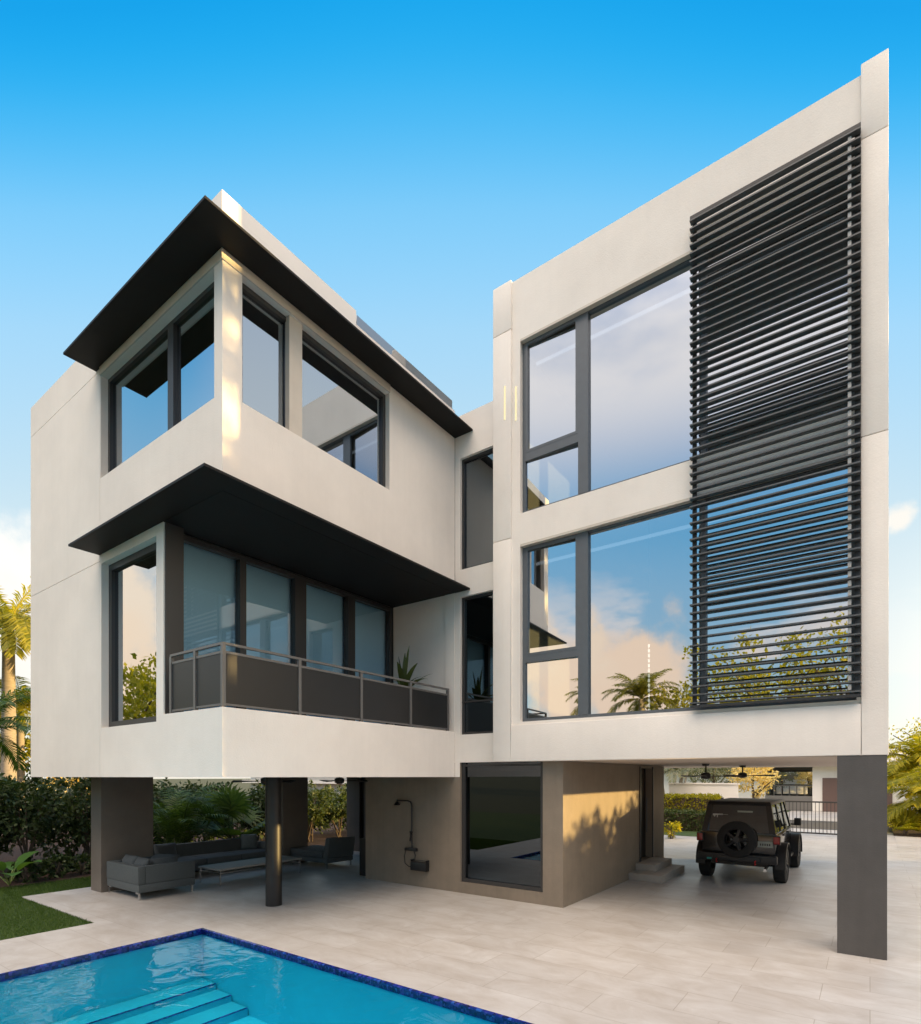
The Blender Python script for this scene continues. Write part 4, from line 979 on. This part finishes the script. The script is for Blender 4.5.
# small sofa, back to the pool
b = (-12.35, 5.95, 0); o = empty('small_sofa', b, 'small charcoal sofa with its back to the pool, in front of the stone pier', 'sofa', 'charcoal lounge seats')
m = MB(); m.box(-13.0, -11.7, 5.40, 6.55, .14, .30); m.build('frame', 'sofa_fabric', o, b, bevel=.02)
m = MB(); m.box(-13.0, -11.7, 5.39, 5.53, .301, .64); m.build('backrest', 'sofa_fabric', o, b, bevel=.02)
for x in (-13.0, -11.84):
    m = MB(); m.box(x, x + .14, 5.532, 6.55, .301, .64); m.build('armrest', 'sofa_fabric', o, b, bevel=.02)
m = MB(); m.box(-12.855, -11.845, 5.54, 6.56, .302, .45); m.build('seat_cushion', 'sofa_cushion', o, b, bevel=.04)
legs(o, b, [(-12.97, 5.43), (-11.74, 5.43), (-12.97, 6.5), (-11.74, 6.5)], [(1, 0), (-1, 0), (1, 0), (-1, 0)])
cushion('back_cushion', (-12.62, 5.66, .61), .27, .17, .075, (R(68), 0, R(3)), 'sofa_cushion', 'charcoal cushion at the left of the small sofa back', 'charcoal back cushions')
cushion('back_cushion', (-12.12, 5.66, .60), .27, .17, .075, (R(66), 0, R(-4)), 'sofa_cushion', 'charcoal cushion at the right of the small sofa back', 'charcoal back cushions')
cushion('back_cushion', (-11.98, 6.1, .58), .26, .16, .07, (R(62), 0, R(86)), 'sofa_cushion', 'charcoal cushion lying against the right arm of the small sofa', 'charcoal back cushions')
cushion('back_cushion', (-12.45, 6.25, .62), .30, .20, .075, (R(20), 0, R(30)), 'sofa_cushion', 'charcoal cushion lying flat in the middle of the small sofa', 'charcoal back cushions')
for o_ in COL.objects:      # nudge the small sofa group to its place
    if o_.parent is None and o_.name.split('.')[0] in ('small_sofa', 'back_cushion'):
        o_.location.y -= .12
        if o_.name.startswith('small_sofa'): o_.scale = (1.09, 1.0, 1.04)
        else: o_.location.z += .02
# long sofa
b = (-13.8, 8.2, 0); o = empty('long_sofa', b, 'long low charcoal sofa along the planting', 'sofa', 'charcoal lounge seats')
m = MB(); m.box(-14.3, -13.3, 6.7, 9.7, .14, .28); m.build('frame', 'sofa_fabric', o, b, bevel=.02)
m = MB(); m.box(-14.3, -14.14, 6.7, 9.7, .281, .74); m.build('backrest', 'sofa_fabric', o, b, bevel=.02)
m = MB(); m.box(-14.138, -13.3, 9.54, 9.7, .281, .62); m.build('armrest', 'sofa_fabric', o, b, bevel=.02)
for k in range(3):
    m = MB(); m.box(-14.13, -13.29, 6.71 + k * .942, 7.645 + k * .942, .282, .43); m.build('seat_cushion', 'sofa_cushion', o, b, bevel=.035)
legs(o, b, [(-13.35, 6.75), (-14.25, 6.75), (-13.35, 9.65), (-14.25, 9.65)], [(-1, 0), (1, 0), (-1, 0), (1, 0)])
cushion('back_cushion', (-14.0, 9.28, .64), .21, .21, .07, (R(78), 0, R(60)), 'cushion_grey', 'blue grey scatter cushion at the right end of the long sofa')
cushion('back_cushion', (-14.0, 6.98, .62), .27, .19, .07, (R(70), 0, R(90)), 'sofa_cushion', 'charcoal cushion at the left end of the long sofa', 'charcoal back cushions')
# chaise
b = (-12.3, 10.5, 0); o = empty('chaise_lounge', b, 'charcoal chaise with a high rounded back at its right end', 'chaise', 'charcoal lounge seats')
m = MB(); m.box(-13.15, -11.62, 10.02, 10.95, .14, .27); m.build('frame', 'sofa_fabric', o, b, bevel=.02)
m = MB(); m.hexa([(-11.80, 10.02, .271), (-11.60, 10.02, .271), (-11.60, 10.95, .271), (-11.80, 10.95, .271)], [(-11.68, 10.02, .82), (-11.52, 10.02, .84), (-11.52, 10.95, .80), (-11.68, 10.95, .78)]); m.build('backrest', 'sofa_fabric', o, b, bevel=.03)
m = MB(); m.box(-13.16, -11.81, 10.01, 10.94, .272, .45); m.build('seat_cushion', 'sofa_cushion', o, b, bevel=.04)
legs(o, b, [(-13.1, 10.06), (-11.66, 10.06), (-13.1, 10.9), (-11.66, 10.9)], [(1, 0), (-1, 0), (1, 0), (-1, 0)])
# coffee table
b = (-12.1, 8.1, 0); o = empty('coffee_table', b, 'long low coffee table with stone top and slim steel legs', 'table')
m = MB(); m.box(-12.55, -11.68, 7.0, 9.25, .345, .385); m.build('top', 'table_top', o, b, bevel=.006)
m = MB(); m.box(-12.5, -12.47, 7.05, 9.2, .27, .29); m.box(-11.76, -11.73, 7.05, 9.2, .27, .29); m.box(-12.469, -11.761, 7.05, 7.07, .27, .29); m.box(-12.469, -11.761, 9.18, 9.2, .27, .29); m.build('stretcher', 'steel', o, b)
for x in (-12.52, -11.71):
    for y in (7.04, 9.21):
        m = MB(); m.box(x - .014, x + .014, y - .014, y + .014, 0, .344); m.build('leg', 'steel', o, b)
# bromeliad on the balcony
b = (-7.52, 8.45, 3.36); o = empty('potted_plant', b, 'dark spiky potted plant behind the balcony railing', 'potted plant')
m = MB(); m.tube([(b[0], b[1], 3.362), (b[0], b[1], 3.75), (b[0], b[1], 3.9)], [.13, .17, .19], 18); m.build('pot', 'black_metal', o, b, smooth=True)
m = MB(); r = random.Random(5)
for k in range(16):
    a = k * 2.4; big_leaf(m, (b[0], b[1], 3.88), a, R(r.uniform(25, 80)), r.uniform(.38, .62), .045, r.uniform(.7, 1.5))
for k in range(3): big_leaf(m, (b[0], b[1], 3.88), k * 2.1, R(86), .78 - k * .08, .035, .15)
m.build('leaves', 'leaf_dark', o, b, keep=True, smooth=True); o.scale = (1.35, 1.35, 1.3)

# ------------------------------------------------------------------ off-road vehicle seen from behind
CX, CY = -2.47, 14.20
b = (CX, CY + 2.1, 0); car = empty('off_road_vehicle', b, 'black boxy off road vehicle with a spare wheel, parked under the house', 'car')
def W(x, y, z): return (CX + x, CY + y, z)
def cpart(mb, name, m_, parent=None, **k):
    mb.v = [W(*v) for v in mb.v]
    return mb.build(name, m_, parent or car, b, **k)
def taper(mb, y0, y1, z0, z1, w0, w1, yi0=0, yi1=0):
    mb.hexa([(-w0, y0, z0), (w0, y0, z0), (w0, y1, z0), (-w0, y1, z0)], [(-w1, y0 + yi0, z1), (w1, y0 + yi0, z1), (w1, y1 - yi1, z1), (-w1, y1 - yi1, z1)])
m = MB(); taper(m, .06, 3.0, .56, 1.17, .76, .80); m.hexa([(-.74, 3.001, .56), (.74, 3.001, .56), (.60, 4.02, .60), (-.60, 4.02, .60)], [(-.78, 3.001, 1.17), (.78, 3.001, 1.17), (.60, 4.02, 1.10), (-.60, 4.02, 1.10)])
cpart(m, 'body', 'car_paint', bevel=.035)
# greenhouse pillars
wB, wT = .775, .67; zB, zT = 1.165, 1.80
for sx in (-1, 1):
    m = MB(); m.hexa([(sx * wB, .06, zB), (sx * (wB - .13), .06, zB), (sx * (wB - .13), .13, zB), (sx * wB, .20, zB)], [(sx * wT, .20, zT), (sx * (wT - .11), .20, zT), (sx * (wT - .11), .27, zT), (sx * wT, .33, zT)]); cpart(m, 'pillar', 'car_paint')
    for y in (1.02, 1.95):
        m = MB(); m.hexa([(sx * wB, y, zB), (sx * (wB - .05), y, zB), (sx * (wB - .05), y + .12, zB), (sx * wB, y + .12, zB)], [(sx * wT, y, zT), (sx * (wT - .05), y, zT), (sx * (wT - .05), y + .11, zT), (sx * wT, y + .11, zT)]); cpart(m, 'pillar', 'car_paint')
    m = MB(); m.hexa([(sx * wB, 2.92, zB), (sx * (wB - .06), 2.92, zB), (sx * (wB - .06), 3.0, zB), (sx * wB, 3.0, zB)], [(sx * wT, 2.55, zT), (sx * (wT - .06), 2.55, zT), (sx * (wT - .06), 2.63, zT), (sx * wT, 2.63, zT)]); cpart(m, 'pillar', 'car_paint')
m = MB(); m.box(-.70, .70, .115, .20, 1.10, 1.19); cpart(m, 'tailgate_edge', 'car_paint')
m = MB(); m.hexa([(-.69, .17, 1.80), (.69, .17, 1.80), (.69, 2.66, 1.80), (-.69, 2.66, 1.80)], [(-.64, .22, 1.87), (.64, .22, 1.87), (.64, 2.60, 1.87), (-.64, 2.60, 1.87)])
cpart(m, 'roof', 'car_plastic', bevel=.02)
m = MB(); m.quad((-.66, .10, 1.15), (.66, .10, 1.15), (.56, .235, 1.795), (-.56, .235, 1.795)); rw = cpart(m, 'rear_window', 'car_glass', keep=True)
m = MB(); yy = lambda z: .115 + (z - 1.18) / .615 * .12 - .012
def strip(x0, x1, z0, z1): m.quad((x0, yy(z0), z0), (x1, yy(z0), z0), (x1, yy(z1), z1), (x0, yy(z1), z1))
strip(-.55, -.33, 1.545, 1.575); strip(-.55, -.49, 1.53, 1.545); strip(-.46, -.44, 1.49, 1.545); strip(-.52, -.495, 1.505, 1.53); strip(-.33, -.22, 1.553, 1.562)
cpart(m, 'sticker', 'decal', rw, keep=True)
m = MB(); strip(-.02, .30, 1.62, 1.66); cpart(m, 'sticker', 'plate_white', rw, keep=True)
for sx in (-1, 1):
    m = MB()
    for y0, y1, in ((.30, 1.02), (1.14, 1.95), (2.07, 2.92)):
        m.quad((sx * (wB - .02), y0 - .08 if y0 < .4 else y0, zB), (sx * (wB - .02), y1, zB), (sx * (wT - .02), y1 if y1 < 2.9 else 2.58, zT), (sx * (wT - .02), y0 + (.05 if y0 < .4 else 0), zT))
    cpart(m, 'side_window', 'car_glass', keep=True)
m = MB(); m.quad((-.70, 2.95, 1.17), (.70, 2.95, 1.17), (.60, 2.6, 1.80), (-.60, 2.6, 1.80)); cpart(m, 'windscreen', 'car_glass', keep=True)
m = MB()
for x in (-.36, .36): m.box(x - .22, x + .22, 1.55, 1.68, .9, 1.45); m.box(x - .11, x + .11, 1.56, 1.66, 1.46, 1.66)
m.box(-.6, .6, .75, .86, .9, 1.35); cpart(m, 'seats', 'car_plastic', bevel=.03)
# wheels
def wheel(cx, cy, cz, label=None, axis='x', spare=False, parent=None):
    m = MB(); t, n = .13, 40; prof = [(-t, .24), (-t, .36), (-t * .85, .405), (-t * .4, .415), (t * .4, .415), (t * .85, .405), (t, .36), (t, .24)]
    i0 = len(m.v)
    for j in range(n):
        a = 2 * math.pi * j / n; lug = 1.0 if j % 2 else .985
        for (u, rr) in prof:
            rr2 = rr * (lug if rr > .38 else 1)
            m.v.append((cx + u, cy + math.cos(a) * rr2, cz + math.sin(a) * rr2) if axis == 'x' else (cx + math.cos(a) * rr2, cy + u, cz + math.sin(a) * rr2))
    k_ = len(prof)
    for j in range(n):
        for k in range(k_ - 1):
            a_, b_ = i0 + j * k_ + k, i0 + ((j + 1) % n) * k_ + k; m.f.append((a_, a_ + 1, b_ + 1, b_)); m.fm.append(0)
    ty = cpart(m, 'spare_wheel' if spare else 'wheel', 'tyre', smooth=True)
    m = MB()
    sgn = -1 if spare else (1 if cx > 0 else -1)
    P_ = lambda u, rr, a: (cx + u, cy + math.cos(a) * rr, cz + math.sin(a) * rr) if axis == 'x' else (cx + math.cos(a) * rr, cy + u, cz + math.sin(a) * rr)
    m.tube([P_(-t * .8, 0, 0), P_(t * .8, 0, 0)], .075, 16)
    for k in range(5):
        a = k * 2 * math.pi / 5
        q0, q1 = P_(sgn * t * .75, .06, a), P_(sgn * t * .55, .235, a)
        m.tube([q0, q1], [.04, .05], 6)
    i0 = len(m.v)
    for j in range(28):
        a = 2 * math.pi * j / 28
        for (u, rr) in ((-t * .95, .25), (-t * .6, .225), (t * .6, .225), (t * .95, .25)): m.v.append(P_(u, rr, a))
    for j in range(28):
        for k in range(3):
            a_, b_ = i0 + j * 4 + k, i0 + ((j + 1) % 28) * 4 + k; m.f.append((a_, a_ + 1, b_ + 1, b_)); m.fm.append(0)
    cpart(m, 'rim', 'rim', ty, smooth=True)
for sx in (-1, 1):
    wheel(sx * .80, .76, .405); wheel(sx * .80, 3.52, .405)
wheel(.02, -.12, 1.02, axis='y', spare=True)
m = MB(); m.box(-.07, .11, -.03, .055, .95, 1.09); cpart(m, 'spare_mount', 'car_plastic')
# flares
for sx in (-1, 1):
    for yc in (.76, 3.52):
        m = MB(); n = 12; i0 = 0
        for j in range(n + 1):
            a = R(-8) + R(196) * j / n
            for rr, x_ in ((.46, .74), (.50, .74), (.50, .95), (.47, .955)): m.v.append((sx * x_, yc + math.cos(a) * rr * 1.06, .43 + math.sin(a) * rr))
        for j in range(n):
            for k in range(4):
                a_, b_ = j * 4 + k, (j + 1) * 4 + k; c_ = j * 4 + (k + 1) % 4; d_ = (j + 1) * 4 + (k + 1) % 4; m.f.append((a_, c_, d_, b_)); m.fm.append(0)
        m.f += [(0, 1, 2, 3), tuple(n * 4 + k for k in (3, 2, 1, 0))]; m.fm += [0, 0]
        cpart(m, 'fender_flare', 'car_plastic', smooth=True)
m = MB(); m.box(-.82, .82, -.10, .055, .50, .68); m.box(-.50, .50, -.14, -.101, .52, .64); cpart(m, 'bumper', 'car_plastic', bevel=.025)
m = MB(); m.box(-.60, .60, .3, 3.6, .38, .54); m.tube([(-.66, .76, .40), (.66, .76, .40)], .06, 10); m.tube([(-.66, 3.52, .40), (.66, 3.52, .40)], .05, 10); cpart(m, 'underbody', 'car_plastic')
for sx in (-1, 1):
    m = MB(); m.box(sx * .80 - .075, sx * .80 + .075, -.005, .09, .93, 1.13); tl = cpart(m, 'tail_light', 'car_plastic', bevel=.015)
    m = MB(); m.box(sx * .80 - .06, sx * .80 + .06, -.016, -.006, .95, 1.11); cpart(m, 'lens', 'red_lens', tl, bevel=.004)
    m = MB(); m.tube([(sx * .40, -.14, .56), (sx * .40, -.20, .55), (sx * .40, -.20, .49), (sx * .40, -.13, .49)], .016, 8); cpart(m, 'tow_hook', 'hook_red', smooth=True)
    m = MB(); m.box(sx * .80, sx * 1.0, 2.68, 2.75, 1.20, 1.24); m.box(sx * .88, sx * 1.04, 2.66, 2.76, 1.19, 1.38); cpart(m, 'mirror', 'car_plastic', bevel=.02)
    for y in (1.2, 2.12):
        m = MB(); m.box(sx * .79, sx * .825, y, y + .16, 1.04, 1.075); cpart(m, 'door_handle', 'car_plastic', bevel=.008)
    m = MB(); m.box(sx * .70, sx * .84, 1.28, 3.0, .40, .47); cpart(m, 'side_step', 'car_plastic', bevel=.015)
m = MB(); m.box(.42, .72, .04, .058, .86, .99); pl = cpart(m, 'number_plate', 'plate_white')
m = MB()
for k in range(5): m.box(.465 + k * .045, .492 + k * .045, .036, .039, .895, .945)
cpart(m, 'characters', 'car_plastic', pl)
m = MB(); m.box(-.62, -.52, -.115, -.102, .53, .57); cpart(m, 'reflector', 'hook_teal')
m = MB(); m.tube([(.55, .35, .36), (.58, -.06, .36)], .035, 10); cpart(m, 'exhaust_pipe', 'steel', smooth=True)
m = MB(); m.box(-.60, .60, 4.0, 4.15, .52, .72); cpart(m, 'front_bumper', 'car_plastic', bevel=.02)

tree('boundary_tree', (12.6, 17.4, 0), 9.9, 1.5, 'tall tree on the east boundary whose shade crosses the corner of the left wing', None, 700, 'leaf_hedge', 120, 34, .24, .12, base=.66)
tree('boundary_tree', (15.2, 19.2, 0), 7.2, 1.4, 'shorter sparse tree behind the tall east boundary tree', None, 701, 'leaf_hedge', 34, 24, .24, .12, base=.5)

tree('boundary_tree', (12.7, 17.5, 0), 12.3, 1.2, 'thin topped tallest tree on the east boundary', None, 702, 'leaf_hedge', 26, 24, .26, .12, base=.80)
